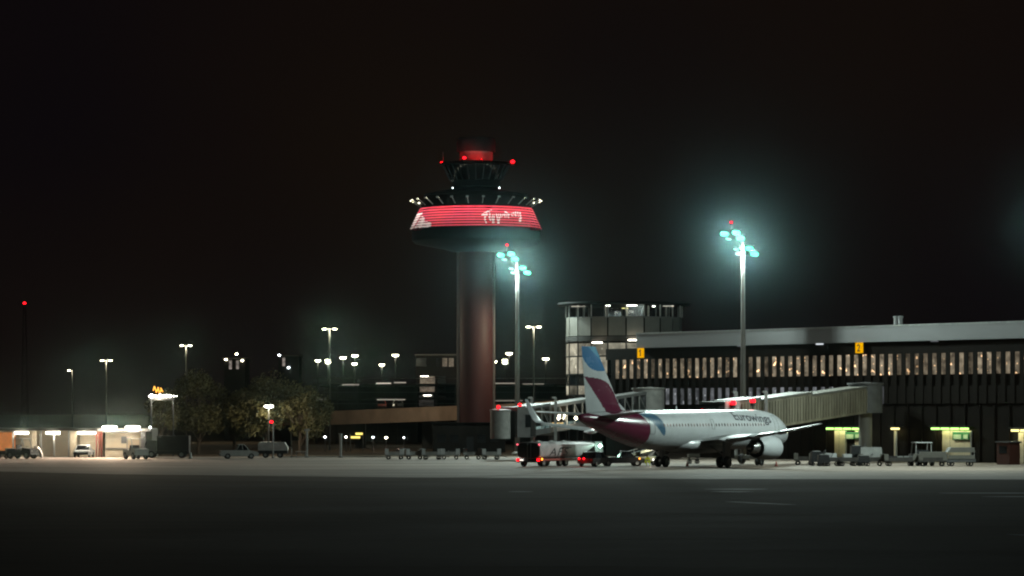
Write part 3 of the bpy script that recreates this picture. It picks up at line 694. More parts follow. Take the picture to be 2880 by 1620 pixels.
mast(54.5, 322, 25.4, 'tall grey mast with floodlights beside the carts at the terminal', radians(-85))

# ------------------------------------------------------------------ boarding bridges
def seg_box(mb, a_, b_, wd, z0a, z1a, z0b, z1b):
    a_ = Vector(a_); b_ = Vector(b_); d = (b_ - a_).normalized(); nrm = Vector((-d.y, d.x))
    vs = []
    for q, z0, z1 in ((a_, z0a, z1a), (b_, z0b, z1b)):
        for s_, z in ((-1, z0), (1, z0), (1, z1), (-1, z1)): vs.append((q.x + nrm.x * s_ * wd / 2, q.y + nrm.y * s_ * wd / 2, z))
    mb.add(vs, [(0, 1, 5, 4), (1, 2, 6, 5), (2, 3, 7, 6), (3, 0, 4, 7), (3, 2, 1, 0), (4, 5, 6, 7)]); return mb
def bridge(label, rot, cab, zr, zc, glazed, cyl_cab):
    """rot/cab: ground points of rotunda and cab; zr/zc: floor heights there"""
    rot = Vector(rot); cab = Vector(cab); o = thing('boarding_bridge', label, 'boarding bridge', (rot.x, rot.y, 0))
    R_ = Vector((0, 0)); K = cab - rot; L = K.length; d = K / L; nrm = Vector((-d.y, d.x)); Hh = 2.75
    def at(s_): return d * s_
    def fl(s_): return zr + (zc - zr) * s_ / L
    rm = m_offw if not glazed else m_grey
    part('rotunda', MB().lathe([(0, zr - .35), (1.95, zr - .35), (1.95, zr + Hh + .1), (2.1, zr + Hh + .12), (2.1, zr + Hh + .3), (0, zr + Hh + .4)], 28), m_grey if not glazed else m_offw, o)
    part('pillar', MB().tube((0, 0, 0), (0, 0, zr - .35), .75, n=20), m_panel, o)
    # walkway back to the facade
    segs = [(1.7, L * .52, 2.35, Hh - .15), (L * .46, L * .86, 2.75, Hh + .12), (L * .82, L - 1.2, 3.1, Hh + .35)]
    for i, (s0, s1, wd, hh) in enumerate(segs):
        p = MB()
        if not glazed:
            seg_box(p, at(s0), at(s1), wd, fl(s0) - .25, fl(s0) + hh, fl(s1) - .25, fl(s1) + hh); tn = part('tunnel', p, m_tunnel, o)
            nn = int((s1 - s0) / .55)
            for q in range(nn + 1):
                s_ = s0 + (s1 - s0) * q / nn
                for sd in (-1, 1):
                    c = at(s_) + nrm * sd * (wd / 2 + .05); part('rib', MB().box((c.x, c.y, fl(s_) + hh / 2 - .1), (.16, .09, hh - .25), rz=atan2(d.y, d.x)), m_tunnel, tn)
            p = MB(); seg_box(p, at(s0), at(s1), wd + .3, fl(s0) + hh, fl(s0) + hh + .22, fl(s1) + hh, fl(s1) + hh + .22); part('roof_edge', p, m_tunnel2, tn)
        else:
            p = MB(); seg_box(p, at(s0), at(s1), wd, fl(s0) - .3, fl(s0) + .35, fl(s1) - .3, fl(s1) + .35); tn = part('tunnel', p, m_grey, o)
            p = MB(); seg_box(p, at(s0), at(s1), wd + .1, fl(s0) + hh - .2, fl(s0) + hh + .15, fl(s1) + hh - .2, fl(s1) + hh + .15); part('roof_edge', p, m_broof, tn)
            for sd in (-1, 1):
                nn = max(2, int((s1 - s0) / 1.3))
                for q in range(nn):
                    sa = s0 + (s1 - s0) * q / nn; sb = s0 + (s1 - s0) * (q + 1) / nn
                    ca = at(sa) + nrm * sd * wd / 2; cb = at(sb) + nrm * sd * wd / 2
                    part('side_pane', MB().add([(ca.x, ca.y, fl(sa) + .36), (cb.x, cb.y, fl(sb) + .36), (cb.x, cb.y, fl(sb) + hh - .21), (ca.x, ca.y, fl(sa) + hh - .21)], [(0, 1, 2, 3)]), m_glassb, tn)
                    r_ = MB(); r_.bar((ca.x, ca.y, fl(sa) + .3), (ca.x, ca.y, fl(sa) + hh - .15), .11, .11)
                    r_.bar((ca.x, ca.y, fl(sa) + .36), (cb.x, cb.y, fl(sb) + hh - .21), .06, .06) if q % 2 == 0 else None
                    part('mullion', r_, m_offw, tn)
    # lift columns with wheel bogie
    s_ = L * .80; lc = part('lift_frame', MB(), m_offw, o) if False else None
    p = MB()
    for sd in (-1, 1):
        c = at(s_) + nrm * sd * 1.95; p.bar((c.x, c.y, .7), (c.x, c.y, fl(s_) + Hh + 1.1), .34, .34); p.bar((c.x, c.y, fl(s_) + Hh + 1.1), (c.x + d.x * .7, c.y + d.y * .7, fl(s_) + Hh + 1.1), .2, .2)
    a_, b_ = at(s_) + nrm * 1.95, at(s_) - nrm * 1.95; p.bar((a_.x, a_.y, fl(s_) - .5), (b_.x, b_.y, fl(s_) - .5), .4, .35); p.bar((a_.x, a_.y, .75), (b_.x, b_.y, .75), .6, .4)
    lf = part('lift_frame', p, m_offw, o)
    for sd in (-1, 1):
        c = at(s_) + nrm * sd * 1.2
        wh = part('wheel', MB().lathe([(.2, -.2), (.5, -.2), (.55, -.12), (.55, .12), (.5, .2), (.2, .2)], 18), m_black, lf, (c.x, c.y, .55)); wh.rotation_euler = (radians(90), 0, atan2(d.y, d.x))
    # cab
    p = MB(); seg_box(p, at(L - 1.3), at(L + 1.6), 3.4, zc - .35, zc + Hh + .55, zc - .35, zc + Hh + .5); cb_ = part('cab', p, m_offw if not glazed else m_grey, o)
    if cyl_cab:
        c = at(L + 2.7); part('cab_drum', MB().lathe([(0, zc - .5), (1.2, zc - .5), (1.2, zc + Hh - .05), (1.27, zc + Hh), (1.27, zc + Hh + .18), (0, zc + Hh + .25)], 28, (c.x, c.y, 0)), m_offw, cb_)
        c = at(L + 1.45) ; part('bellows', MB().box((c.x, c.y, zc + 1.2), (.6, 2.9, 3.1), rz=atan2(d.y, d.x)), m_black, cb_)
        for sd in (-1,):
            c = at(L - .2) + nrm * sd * -1.75; part('cab_window', MB().box((c.x, c.y, zc + 1.6), (.9, .08, 1.5), rz=atan2(d.y, d.x)), m_glassdark, cb_)
            c = at(L - 1.1) + nrm * sd * -1.72; part('cab_opening', MB().box((c.x, c.y, zc + 1.2), (.85, .1, 2.9), rz=atan2(d.y, d.x)), m_black, cb_)
    else:
        for i in range(4):
            c = at(L + 1.7 + i * .22); part('bellows', MB().box((c.x, c.y, zc + 1.35), (.16, 3.3 - i * .1, 3.1 - .08 * i), rz=atan2(d.y, d.x)), m_black, cb_)
    return o, at, fl, L, d, nrm
m_broof = mat('bridge roof grey', (.17, .17, .165), .6, var=.2, scale=1)
m_tunnel = mat('weathered tunnel cladding', (.32, .285, .215), .4, .25, var=.45, scale=.8, streak=(1, 1, .3))
m_tunnel2 = mat('tunnel roof edge', (.20, .19, .165), .5, .15, var=.2, scale=1)
rA = (XA(2434, 365), 365.); cA = (22.3, 342.2)
oA, at_, fl_, L_, d_, n_ = bridge('weathered ribbed boarding bridge leading to the front door of the parked airliner', rA, cA, 5.9, 3.5, False, False)
for px_, py_, Y_ in ((2062, 1134, 340.5), (2117, 1128, 341.5)):
    z_ = ZA(py_, Y_); q = (XA(px_, Y_) - rA[0], Y_ - rA[1])
    part('lamp_stalk', MB().tube((q[0], q[1], z_ - .9), (q[0], q[1], z_ - .2), .06), m_dark, oA); red_lamp(oA, (q[0], q[1], z_), .30, 9)
rB = (XA(1824, 397), 397.); cB = (XA(1452, 380), 380.)
oB, at_, fl_, L_, d_, n_ = bridge('glazed boarding bridge parked without an aircraft in front of the control tower', rB, cB, 5.6, 3.0, True, True)
for px_, py_, Y_ in ((1402, 1145, 378.), (1462, 1139, 379.)):
    z_ = ZA(py_, Y_); q = (XA(px_, Y_) - rB[0], Y_ - rB[1]); red_lamp(oB, (q[0], q[1], z_), .22, 14)
    part('lamp_stalk', MB().tube((q[0], q[1], z_ - .6), (q[0], q[1], z_ - .2), .05), m_dark, oB)
for px_, py_, r_, wt in ((1620, 1176, .22, 120), (1587, 1169, .14, 40)):
    Y_ = 384.; q = (XA(px_, Y_) - rB[0], Y_ - rB[1], ZA(py_, Y_)); o = part('underside_lamp', MB().lathe([(0, r_), (r_, 0), (0, -r_)], 10, q), m_lampw, oB)
    part('lamp_bracket', MB().bar((q[0], q[1] + .1, q[2] + r_), (q[0], q[1] + 2.6, q[2] + .8), .08, .08), m_grey, o); lamp((q[0], q[1] - .6, q[2]), wt, WARM, o, .2)
part('strip_lamp', MB().box((XA(1567, 384) - rB[0], -12.6, ZA(1190, 384)), (1.5, .12, .14)), glow('orange strip', (1, .62, .25), 2.2), oB)

# ------------------------------------------------------------------ vehicles
def wheel_set(parent, spots, r, wd, rim=True):
    for x, y in spots:
        wh = part('wheel', MB().lathe([(r * .55, -wd / 2), (r * .92, -wd / 2), (r, -wd * .3), (r, wd * .3), (r * .92, wd / 2), (r * .55, wd / 2)], 18), m_black, parent, (x, y, r)); wh.rotation_euler = (radians(90), 0, 0)
        if rim: part('rim', MB().lathe([(r * .56, wd * .48), (r * .2, wd * .42), (0.01, wd * .42)], 12).lathe([(r * .56, -wd * .48), (r * .2, -wd * .42), (0.01, -wd * .42)], 12), m_steel, wh)
def place(px, py): x, y = GP(px, py); return (x, y, 0)
def car(name, label, cat, loc, rz, m_body, L=4.4, W=1.8, H=1.5, hood=1.1, boot=.7, pickup=False, tails=False, heads=False):
    """local +x forward"""
    o = thing(name, label, cat, loc, rz); zb = .32; zw = H * .58
    prof_ = [(-L / 2, zb), (-L / 2 - .0, zw * .92), (-L / 2 + .12, zw), (L / 2 - hood, zw), (L / 2 - .18, zw * .86), (L / 2, zw * .62), (L / 2, zb)]
    part('body', MB().prism(prof_, -W / 2, W / 2), m_body, o)
    c0 = -L / 2 + (boot if not pickup else L * .42); c1 = L / 2 - hood
    cabm = part('cabin', MB().frus((c0, c1, -W * .47, W * .47), (c0 + .35, c1 - .65, -W * .39, W * .39), zw + .003, H - .05), m_glassdark, o)
    part('roof', MB().frus((c0 + .28, c1 - .55, -W * .41, W * .41), (c0 + .45, c1 - .8, -W * .35, W * .35), H - .06, H), m_body, o)
    for sy in (-1, 1):
        for xa, xb in ((c0, c0 + .35), (c1, c1 - .65), ((c0 + c1) / 2, (c0 + c1) / 2 - .1)): part('pillar', MB().bar((xa, sy * W * .472, zw), (xb, sy * W * .395, H - .04), .09, .05), m_body, cabm)
    wheel_set(o, [(-L * .31, -W / 2 + .08), (-L * .31, W / 2 - .08), (L * .31, -W / 2 + .08), (L * .31, W / 2 - .08)], .33, .22)
    for sy in (-1, 1):
        part('tail_light', MB().box((-L / 2 - .015, sy * W * .4, zw * .8), (.04, .22, .16)), m_tail if tails else m_rail, o)
        part('headlight', MB().box((L / 2 + .0, sy * W * .36, zw * .66), (.06, .32, .13)), m_lampw if heads else m_offw, o)
        part('mirror', MB().box((c1 - .2, sy * (W / 2 + .08), zw + .12), (.12, .16, .12)), m_body, o)
    for sg in (-1, 1): part('bumper', MB().box((sg * (L / 2 + .03), 0, zb + .12), (.1, W * .96, .18)), m_dark, o)
    if pickup: part('load_bed', MB().b2(-L / 2 + .1, c0 - .1, -W * .44, W * .44, zw + .002, zw + .02), m_dark, o)
    return o

# fuel tanker
ang = radians(90 - 29); rx, ry = GP(1487, 1313)
ft = thing('fuel_tanker', 'low white fuel tanker with red tail lights under the far wing of the airliner', 'fuel truck', (rx, ry, 0), ang)
LT, WT = 11.5, 2.7
def tank_ring(x, z0, z1, wd, n=28):
    zc = (z0 + z1) / 2; hz = (z1 - z0) / 2; rr = []
    for i in range(n):
        t_ = 2 * pi * i / n; c_, s_ = cos(t_), sin(t_)
        rr.append((x, wd / 2 * (abs(c_) ** .45) * (1 if c_ > 0 else -1), zc + hz * (abs(s_) ** .45) * (1 if s_ > 0 else -1)))
    return rr
p = MB(); p.rings([tank_ring(x, z0, z1, wd) for x, z0, z1, wd in ((-.05, .98, 2.38, 2.3), (.05, .88, 2.5, 2.66), (.12, .86, 2.55, 2.7), (9.0, .86, 2.55, 2.7), (10.6, 1.35, 2.5, 2.66), (12.1, 1.9, 2.42, 2.5), (12.4, 1.95, 2.38, 2.4))]); part('tank', p, mat('grubby tank white', (.50, .47, .46), .5, var=.25, scale=.9), ft)
p = MB(); p.rings([tank_ring(x, z0, z1, wd) for x, z0, z1, wd in ((-.07, .9, 2.46, 2.56), (-.12, 1.0, 2.36, 2.4))]); part('rear_panel', p, m_dark, ft)
part('rear_ladder', MB().tube((-.2, -.35, .7), (-.2, -.35, 2.4), .035).tube((-.2, .05, .7), (-.2, .05, 2.4), .035), m_steel, ft)
part('chassis', MB().b2(0.1, 12.9, -.9, .9, .55, .84), m_dark, ft); part('side_skirt', MB().b2(.2, 7.8, -1.33, -1.28, .62, .84).b2(.2, 7.8, 1.28, 1.33, .62, .84), m_rail, ft)
wheel_set(ft, [(1.0, -1.1), (1.0, 1.1), (4.6, -1.1), (4.6, 1.1), (5.9, -1.1), (5.9, 1.1)], .46, .34)
for x in (2.2, 5.0, 7.6): part('hatch', MB().lathe([(.32, 2.5), (.32, 2.62), (0.01, 2.66)], 14, (x, 0, 0)), m_offw, ft)
for sy in (-1, 1):
    part('tail_light', MB().box((-.14, sy * 1.2, .72), (.06, .30, .26)), m_tail, ft); part('marker_lamp', MB().box((-.10, sy * 1.28, 2.30), (.06, .16, .16)), glow('pink marker', (1, .12, .16), 2.2), ft)
part('rear_bumper', MB().b2(-.1, .05, -1.3, 1.3, .45, .58), m_dark, ft)
part('side_lamp', MB().box((.35, -1.37, .80), (.22, .06, .2)), m_amber, ft)
part('plate_lamp', MB().box((-.15, .75, .70), (.05, .4, .14)), glow('plate', (1, .95, .85), 1.6), ft)
me = text_mesh('AFS', 1.15, .0, .3, 1.15); w_ = max(v.co.x for v in me.vertices)
bend(me, lambda u, v: (1.9 + u * 4.3 / w_, -1.37, 1.12 + v)); me.materials.append(m_ink); part('lettering', me, None, ft)
part('stripe', MB().b2(4.4, 6.8, -1.375, -1.365, 1.9, 1.98).b2(.3, 8.0, -1.375, -1.365, .95, 1.02), m_ink, ft)
part('driver_cab', MB().frus((12.6, 14.6, -1.2, 1.2), (12.6, 14.3, -1.1, 1.1), .6, 2.5), m_grey, ft); part('windscreen', MB().b2(14.42, 14.65, -1.0, 1.0, 1.5, 2.2), m_glassdark, ft)
wheel_set(ft, [(13.5, -1.05), (13.5, 1.05)], .46, .3)
part('work_lamp', MB().lathe([(0, .24), (.24, 0), (0, -.24)], 12, (13.2, -1.45, 2.05)), m_work, ft); lamp((13.2, -2.3, 1.95), 130, (.6, 1, .8), ft, .2)
car('service_car', 'dark service car with bright red tail lights beside the fuel tanker', 'car', place(1672, 1312), radians(62), m_dark, 4.3, 1.8, 1.55, tails=False)
bt = [o for o in C.objects if o.get('label') == 'dark service car with bright red tail lights beside the fuel tanker'][0]
for sy in (-.12, .12): part('brake_lamp', MB().lathe([(0, .11), (.11, 0), (0, -.11)], 10, (-2.2, sy * 2.2 + .4, .85)), m_red, bt)
lamp((-2.7, .4, .8), 26, (1, .02, .02), bt, .12)
car('service_car', 'dark pickup with an amber side lamp beside the airliner belly', 'car', place(1748, 1311), radians(8), m_dark, 4.9, 1.8, 1.6, pickup=True)
pk = [o for o in C.objects if o.get('label') == 'dark pickup with an amber side lamp beside the airliner belly'][0]
part('side_lamp', MB().box((1.75, -.93, .80), (.16, .06, .14)), m_amber, pk)
# belt loader
bl = thing('belt_loader', 'pale belt loader raised to the rear hold under the airliner', 'belt loader', place(1816, 1309.2), radians(20))
m_pale = mat('pale yellow paint', (.55, .55, .40), .5, var=.2)
part('chassis', MB().b2(-1.6, 1.7, -.75, .75, .45, .95), m_pale, bl); part('belt_boom', MB().bar((-2.2, 0, 1.0), (2.4, 0, 2.2), .8, .25), m_pale, bl); part('belt', MB().bar((-2.2, 0, 1.14), (2.4, 0, 2.34), .6, .04), m_black, bl)
part('guard_rail', MB().bar((-2.2, -.42, 1.5), (2.4, -.42, 2.7), .05, .05).bar((-1.5, -.42, 1.2), (-1.5, -.42, 1.7), .05, .05).bar((1.5, -.42, 2.0), (1.5, -.42, 2.5), .05, .05), m_offw, bl)
part('boom_strut', MB().bar((.4, -.3, .9), (1.2, -.3, 1.9), .12, .12).bar((.4, .3, .9), (1.2, .3, 1.9), .12, .12), m_grey, bl)
part('seat', MB().b2(-.9, -.4, -.7, -.3, .95, 1.1).b2(-.95, -.85, -.7, -.3, 1.1, 1.6), m_dark, bl)
wheel_set(bl, [(-1.1, -.7), (-1.1, .7), (1.2, -.7), (1.2, .7)], .34, .22)

part('work_lamp', MB().lathe([(0, .1), (.1, 0), (0, -.1)], 10, (.2, -.85, 1.9)), m_lampw, bl); lamp((.2, -1.25, 1.85), 70, (1, .97, .8), bl, .08)
wl = thing('added_work_light', 'added small tripod work light standing beside the squatting worker', 'work light', place(1838, 1312.6), radians(0))  # tripod lamp added to light the worker from the front
for q_ in range(3): part('leg', MB().bar((0, 0, .62), (.32 * cos(2.1 * q_ + .4), .32 * sin(2.1 * q_ + .4), .0), .03, .03), m_dark, wl)
part('lamp_head', MB().box((.05, .02, .74), (.12, .3, .24), rz=radians(30)), m_dark, wl); part('lamp_lens', MB().box((-.03, .02, .74), (.03, .24, .18), rz=radians(30)), glow('added light lens', (1, .97, .85), 2.5), wl); lamp((-.16, -.02, .76), 60, (1, .96, .8), wl, .05)
s = thing('equipment_cart', 'white box trolley standing in the open under the airliner belly', 'cart', (XA(1950, 349), 349, 0), radians(10))
part('housing', MB().frus((-.62, .62, -.4, .4), (-.6, .6, -.38, .38), .75, 1.35), m_white, s); part('frame', MB().b2(-.6, .6, -.38, .38, .42, .5).b2(-.5, -.42, -.3, .3, .5, .75).b2(.42, .5, -.3, .3, .5, .75), m_dark, s); wheel_set(s, [(-.42, -.32), (-.42, .32), (.42, -.32), (.42, .32)], .21, .12, False)
for px_, lab in ((1933, 'dark traffic cone standing between the main wheels of the airliner'), (2183, 'dark traffic cone standing just ahead of the airliner engine')):
    x_, y_ = GP(px_, 1312); s = thing('traffic_cone', lab, 'cone', (x_, y_, 0)); part('cone', MB().lathe([(.17, .04), (.04, .55), (.01, .56)], 12), m_rail, s); part('foot', MB().b2(-.2, .2, -.2, .2, 0, .04), m_black, s)
# person in hi-vis, bending forward
def person(name, label, loc, rz, joints, edges, radii, colmats):
    o = thing(name, label, 'person', loc, rz)
    me = bpy.data.meshes.new('body'); keys = list(joints); me.from_pydata([joints[k_] for k_ in keys], [(keys.index(a_), keys.index(b_)) for a_, b_ in edges], [])
    b = bpy.data.objects.new('body', me); C.objects.link(b)
    sm = b.modifiers.new('skin', 'SKIN'); sm.use_smooth_shade = True
    for k_, v in zip(keys, me.skin_vertices[0].data): v.radius = (radii[k_], radii[k_]); v.use_root = (k_ == 'pelvis')
    ss = b.modifiers.new('sub', 'SUBSURF'); ss.levels = 1; ss.render_levels = 1
    dg = bpy.context.evaluated_depsgraph_get(); dg.update(); m2 = bpy.data.meshes.new_from_object(b.evaluated_get(dg)); bpy.data.objects.remove(b)
    for m_ in colmats[0]: m2.materials.append(m_)
    for f_ in m2.polygons: f_.material_index = colmats[1](f_.center); f_.use_smooth = True
    bo = bpy.data.objects.new('body', m2); C.objects.link(bo); bo.parent = o
    return o
J = dict(pelvis=(-.06, 0, .46), waist=(.02, 0, .60), chest=(.18, 0, .82), neck=(.30, 0, .96), head=(.38, 0, 1.05), top=(.44, 0, 1.12),
         lh=(-.04, .12, .44), lk=(.34, .20, .50), la=(.06, .18, .09), lt=(.24, .20, .05), rh=(-.04, -.12, .44), rk=(.36, -.20, .46), ra=(.08, -.18, .09), rt=(.26, -.20, .05),
         ls=(.20, .19, .86), le=(.32, .25, .62), lw=(.50, .20, .48), lf=(.56, .19, .41), rs=(.20, -.19, .86), re=(.30, -.25, .60), rw=(.48, -.20, .44), rf=(.54, -.19, .37))
for s_, sg in (('l', 1), ('r', -1)):
    b0 = J[s_ + 'f']
    for i in range(4): J[s_ + 'g%d' % i] = (b0[0] + .05 + .005 * i, b0[1] + sg * (.028 - .019 * i), b0[2] - .07 + .008 * abs(i - 1.5))
    J[s_ + 'gt'] = (b0[0] + .03, b0[1] - sg * .055, b0[2] - .01)
E = [('pelvis', 'waist'), ('waist', 'chest'), ('chest', 'neck'), ('neck', 'head'), ('head', 'top')]
for s_ in 'lr':
    E += [('pelvis', s_ + 'h'), (s_ + 'h', s_ + 'k'), (s_ + 'k', s_ + 'a'), (s_ + 'a', s_ + 't'), ('chest', s_ + 's'), (s_ + 's', s_ + 'e'), (s_ + 'e', s_ + 'w'), (s_ + 'w', s_ + 'f')]
    E += [(s_ + 'f', s_ + 'g%d' % i) for i in range(4)] + [(s_ + 'f', s_ + 'gt')]
RAD = dict(pelvis=.16, waist=.15, chest=.17, neck=.065, head=.105, top=.085)
for s_ in 'lr':
    RAD.update({s_ + 'h': .105, s_ + 'k': .075, s_ + 'a': .05, s_ + 't': .045, s_ + 's': .075, s_ + 'e': .055, s_ + 'w': .035, s_ + 'f': .036, s_ + 'gt': .011}); RAD.update({s_ + 'g%d' % i: .010 for i in range(4)})
def pm(c):
    if c.z < .12: return 3
    if c.x > .27 and c.z > .94: return 1
    if c.z < .46 and c.x > .47: return 1
    return 0
pp = person('person', 'ground worker in bright yellow hi-vis clothing squatting beside the belt loader', place(1825, 1311.4), radians(235), J, E, RAD, ([m_hivis, m_skin, m_trous, m_black], pm))
part('hair', MB().lathe([(0, .12), (.08, .09), (.112, .02), (.10, -.04)], 14, (.42, 0, 1.12)), m_hair, pp)
part('reflective_band', MB().lathe([(.185, -.03), (.185, .03)], 16, (.06, 0, .66)), m_white, pp)

# dollies and carts
def bags(n, z, L):
    out = []
    for i in range(n):
        out.append(('suitcase', MB().box((-L / 2 + .4 + i * (L - .7) / max(1, n - 1), random.uniform(-.3, .3), z + .22), (random.uniform(.45, .65), .9, random.uniform(.36, .5)), rz=random.uniform(-.2, .2)), random.choice([m_grey, m_offw, m_dark])))
    return out
m_rail_shade = mat('shade-darkened dolly steel', (.06, .055, .05), .6, var=.35, scale=2)  # rail colour darkened to stand for shade on the cart fronts
def dolly(label, loc, rz, group, panels=True, load=None, L=2.6, W=1.6):
    dark = 'row' not in label  # these dollies get the shade-darkened rail and panel colours
    o = thing('baggage_dolly', label, 'dolly', loc, rz, group)
    part('deck', MB().b2(-L / 2, L / 2, -W / 2, W / 2, .48, .60), m_grey, o)
    part('side_rail', MB().b2(-L / 2, L / 2, -W / 2 - .04, -W / 2, .50, .92).b2(-L / 2, L / 2, W / 2, W / 2 + .04, .50, .92), m_rail_shade if dark else m_offw, o)
    if panels:
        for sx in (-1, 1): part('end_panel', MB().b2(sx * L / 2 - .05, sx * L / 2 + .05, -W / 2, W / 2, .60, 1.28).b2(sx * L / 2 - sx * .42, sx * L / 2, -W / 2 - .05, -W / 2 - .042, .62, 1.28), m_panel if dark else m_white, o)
    part('drawbar', MB().bar((L / 2, 0, .45), (L / 2 + .9, 0, .3), .08, .08), m_dark, o)
    wheel_set(o, [(-L * .34, -W / 2 + .15), (-L * .34, W / 2 - .15), (L * .34, -W / 2 + .15), (L * .34, W / 2 - .15)], .24, .16, False)
    if load:
        for nm, mb_, m_ in load: part(nm, mb_, m_, o)
    return o
GD = 'dollies lined up before the viaduct'
for i, px_ in enumerate((1110, 1168, 1212, 1268, 1326, 1380)):
    dolly(('baggage dolly with white end panels, %s in the row starting at the lamp posts' % ('first', 'second', 'third', 'fourth', 'fifth', 'sixth')[i]), (XA(px_ + (0, -3, 4, -2, 3, 0)[i], 381), 381 + (0, .5, -.3, .2, .6, -.1)[i], 0), radians((-2, 5, -6, 3, -1, 7)[i]), GD, True, bags((0, 2, 0, 3, 0, 1)[i], .6, 2.0) if i % 2 else None, (2.15, 2.0, 2.3, 2.15, 2.1, 2.2)[i])
GR = 'carts parked before the terminal doors'
def covered(L, W, z0, z1): return [('cover', MB().frus((-L / 2, L / 2, -W / 2, W / 2), (-L / 2 + .15, L / 2 - .15, -W / 2 + .2, W / 2 - .2), z0, z1), m_offw)]
yR = GY(1311)
dolly('dark empty dolly nearest the airliner engine among the terminal carts', (XA(2262, yR + 6), yR + 6, 0), radians(-10), GR, True, None, 2.0)
dolly('dolly carrying one white box beside the airliner wing', (XA(2336, yR), yR, 0), radians(4), GR, False, [('box_load', MB().b2(-.55, .55, -.6, .6, .62, 1.35), m_white)], 2.2)
dolly('dolly carrying a smaller white box in front of the cream door', (XA(2384, yR), yR, 0), radians(2), GR, False, [('box_load', MB().b2(-.5, .35, -.6, .6, .62, 1.25), m_white)], 1.9)
dolly('dolly with a sagging pale cover between the boxes and the luggage', (XA(2450, yR + 1), yR + 1, 0), radians(-3), GR, True, covered(2.4, 1.5, .62, 1.95), 2.6)
dolly('long dolly stacked with suitcases under the single wall lamp', (XA(2530, yR), yR, 0), radians(2), GR, True, bags(5, .6, 3.2), 3.4)
dolly('dolly with grey canvas sides in front of the wide cream door', (XA(2622, yR - 1), yR - 1, 0), radians(-2), GR, True, [('canvas_side', MB().b2(-1.3, 1.3, -.78, .78, .62, 1.5), m_panel)], 2.9)
for px_, dy, lab, hh in ((2296, 2., 'dark ground power unit standing behind the airliner engine', 1.5), (2316, -1., 'dark tool cart with a raised handle next to the box dollies', 1.2), (2408, 2.5, 'tall dark equipment cart in front of the green sign', 2.1), (2428, 0., 'dark low cart beside the pale covered dolly', 1.1)):
    s = thing('equipment_cart', lab, 'cart', (XA(px_, yR + dy), yR + dy, 0), radians(5), GR)
    part('housing', MB().frus((-.65, .65, -.5, .5), (-.55, .5, -.45, .45), .4, hh), m_dark, s); part('handle', MB().bar((.6, -.4, hh * .6), (.95, -.4, hh + .15), .05, .05).bar((.6, .4, hh * .6), (.95, .4, hh + .15), .05, .05).bar((.95, -.4, hh + .15), (.95, .4, hh + .15), .05, .05), m_grey, s); part('top_panel', MB().b2(-.4, .35, -.35, .35, hh + .002, hh + .06), m_offw, s)
    wheel_set(s, [(-.42, -.42), (-.42, .42), (.42, -.42), (.42, .42)], .2, .12, False)
# tow tractors
def tug(label, loc, rz, m_body, frame=True):
    o = thing('tow_tractor', label, 'tow tractor', loc, rz)
    part('body', MB().prism([(-1.5, .35), (-1.5, 1.0), (-.3, 1.0), (-.2, .75), (.35, .75), (.5, 1.12), (1.45, 1.0), (1.5, .4)], -.75, .75), m_body, o)
    part('seat', MB().b2(-.35, .15, -.5, .5, .76, .95).b2(-.42, -.3, -.5, .5, .95, 1.4), m_dark, o)
    part('steering_wheel', MB().lathe([(.16, 0), (.19, .02), (.16, .04)], 14, (.42, .25, 1.2)), m_black, o)
    if frame:
        p = MB()
        for sy in (-1, 1): p.bar((-.6, sy * .7, 1.0), (-.55, sy * .68, 2.0), .07, .07).bar((.75, sy * .7, 1.05), (.45, sy * .68, 2.0), .07, .07)
        fr = part('roof_frame', p, m_offw, o); part('roof', MB().b2(-.7, .6, -.75, .75, 2.0, 2.07), m_white, fr)
    wheel_set(o, [(-.95, -.65), (-.95, .65), (1.0, -.65), (1.0, .65)], .36, .26)
    for sy in (-1, 1): part('headlight', MB().box((1.5, sy * .5, .8), (.06, .2, .14)), m_offw, o)
    part('hitch', MB().b2(-1.75, -1.5, -.1, .1, .4, .55), m_dark, o)
    o.scale = (1.2, 1.2, 1.2)
    return o
tug('tow tractor with a white roof frame between the suitcase dolly and the canvas dolly', (XA(2592, yR + 2.4), yR + 2.4, 0), radians(100), m_grey)
# belt vehicle at right end of the carts
o = thing('cargo_trailer', 'low grey cargo trailer with a tilted cover in front of the wide cream door', 'trailer', (XA(2700, yR), yR, 0), radians(3))
part('deck', MB().b2(-1.5, 1.5, -.8, .8, .45, .75), m_grey, o); part('side_board', MB().b2(-1.4, 1.4, -.84, -.8, .76, 1.15), m_panel, o); part('cover', MB().prism([(-1.45, 1.45), (-1.1, 1.95), (1.35, 1.95), (1.45, 1.45)], -.85, .85), m_panel, o)
part('cover_post', MB().bar((-1.35, -.75, .7), (-1.35, -.75, 1.5), .07, .07).bar((1.35, -.75, .7), (1.35, -.75, 1.5), .07, .07).bar((-1.35, .75, .7), (-1.35, .75, 1.5), .07, .07).bar((1.35, .75, .7), (1.35, .75, 1.5), .07, .07), m_offw, o)
wheel_set(o, [(-1, -.65), (-1, .65), (1, -.65), (1, .65)], .26, .18, False)

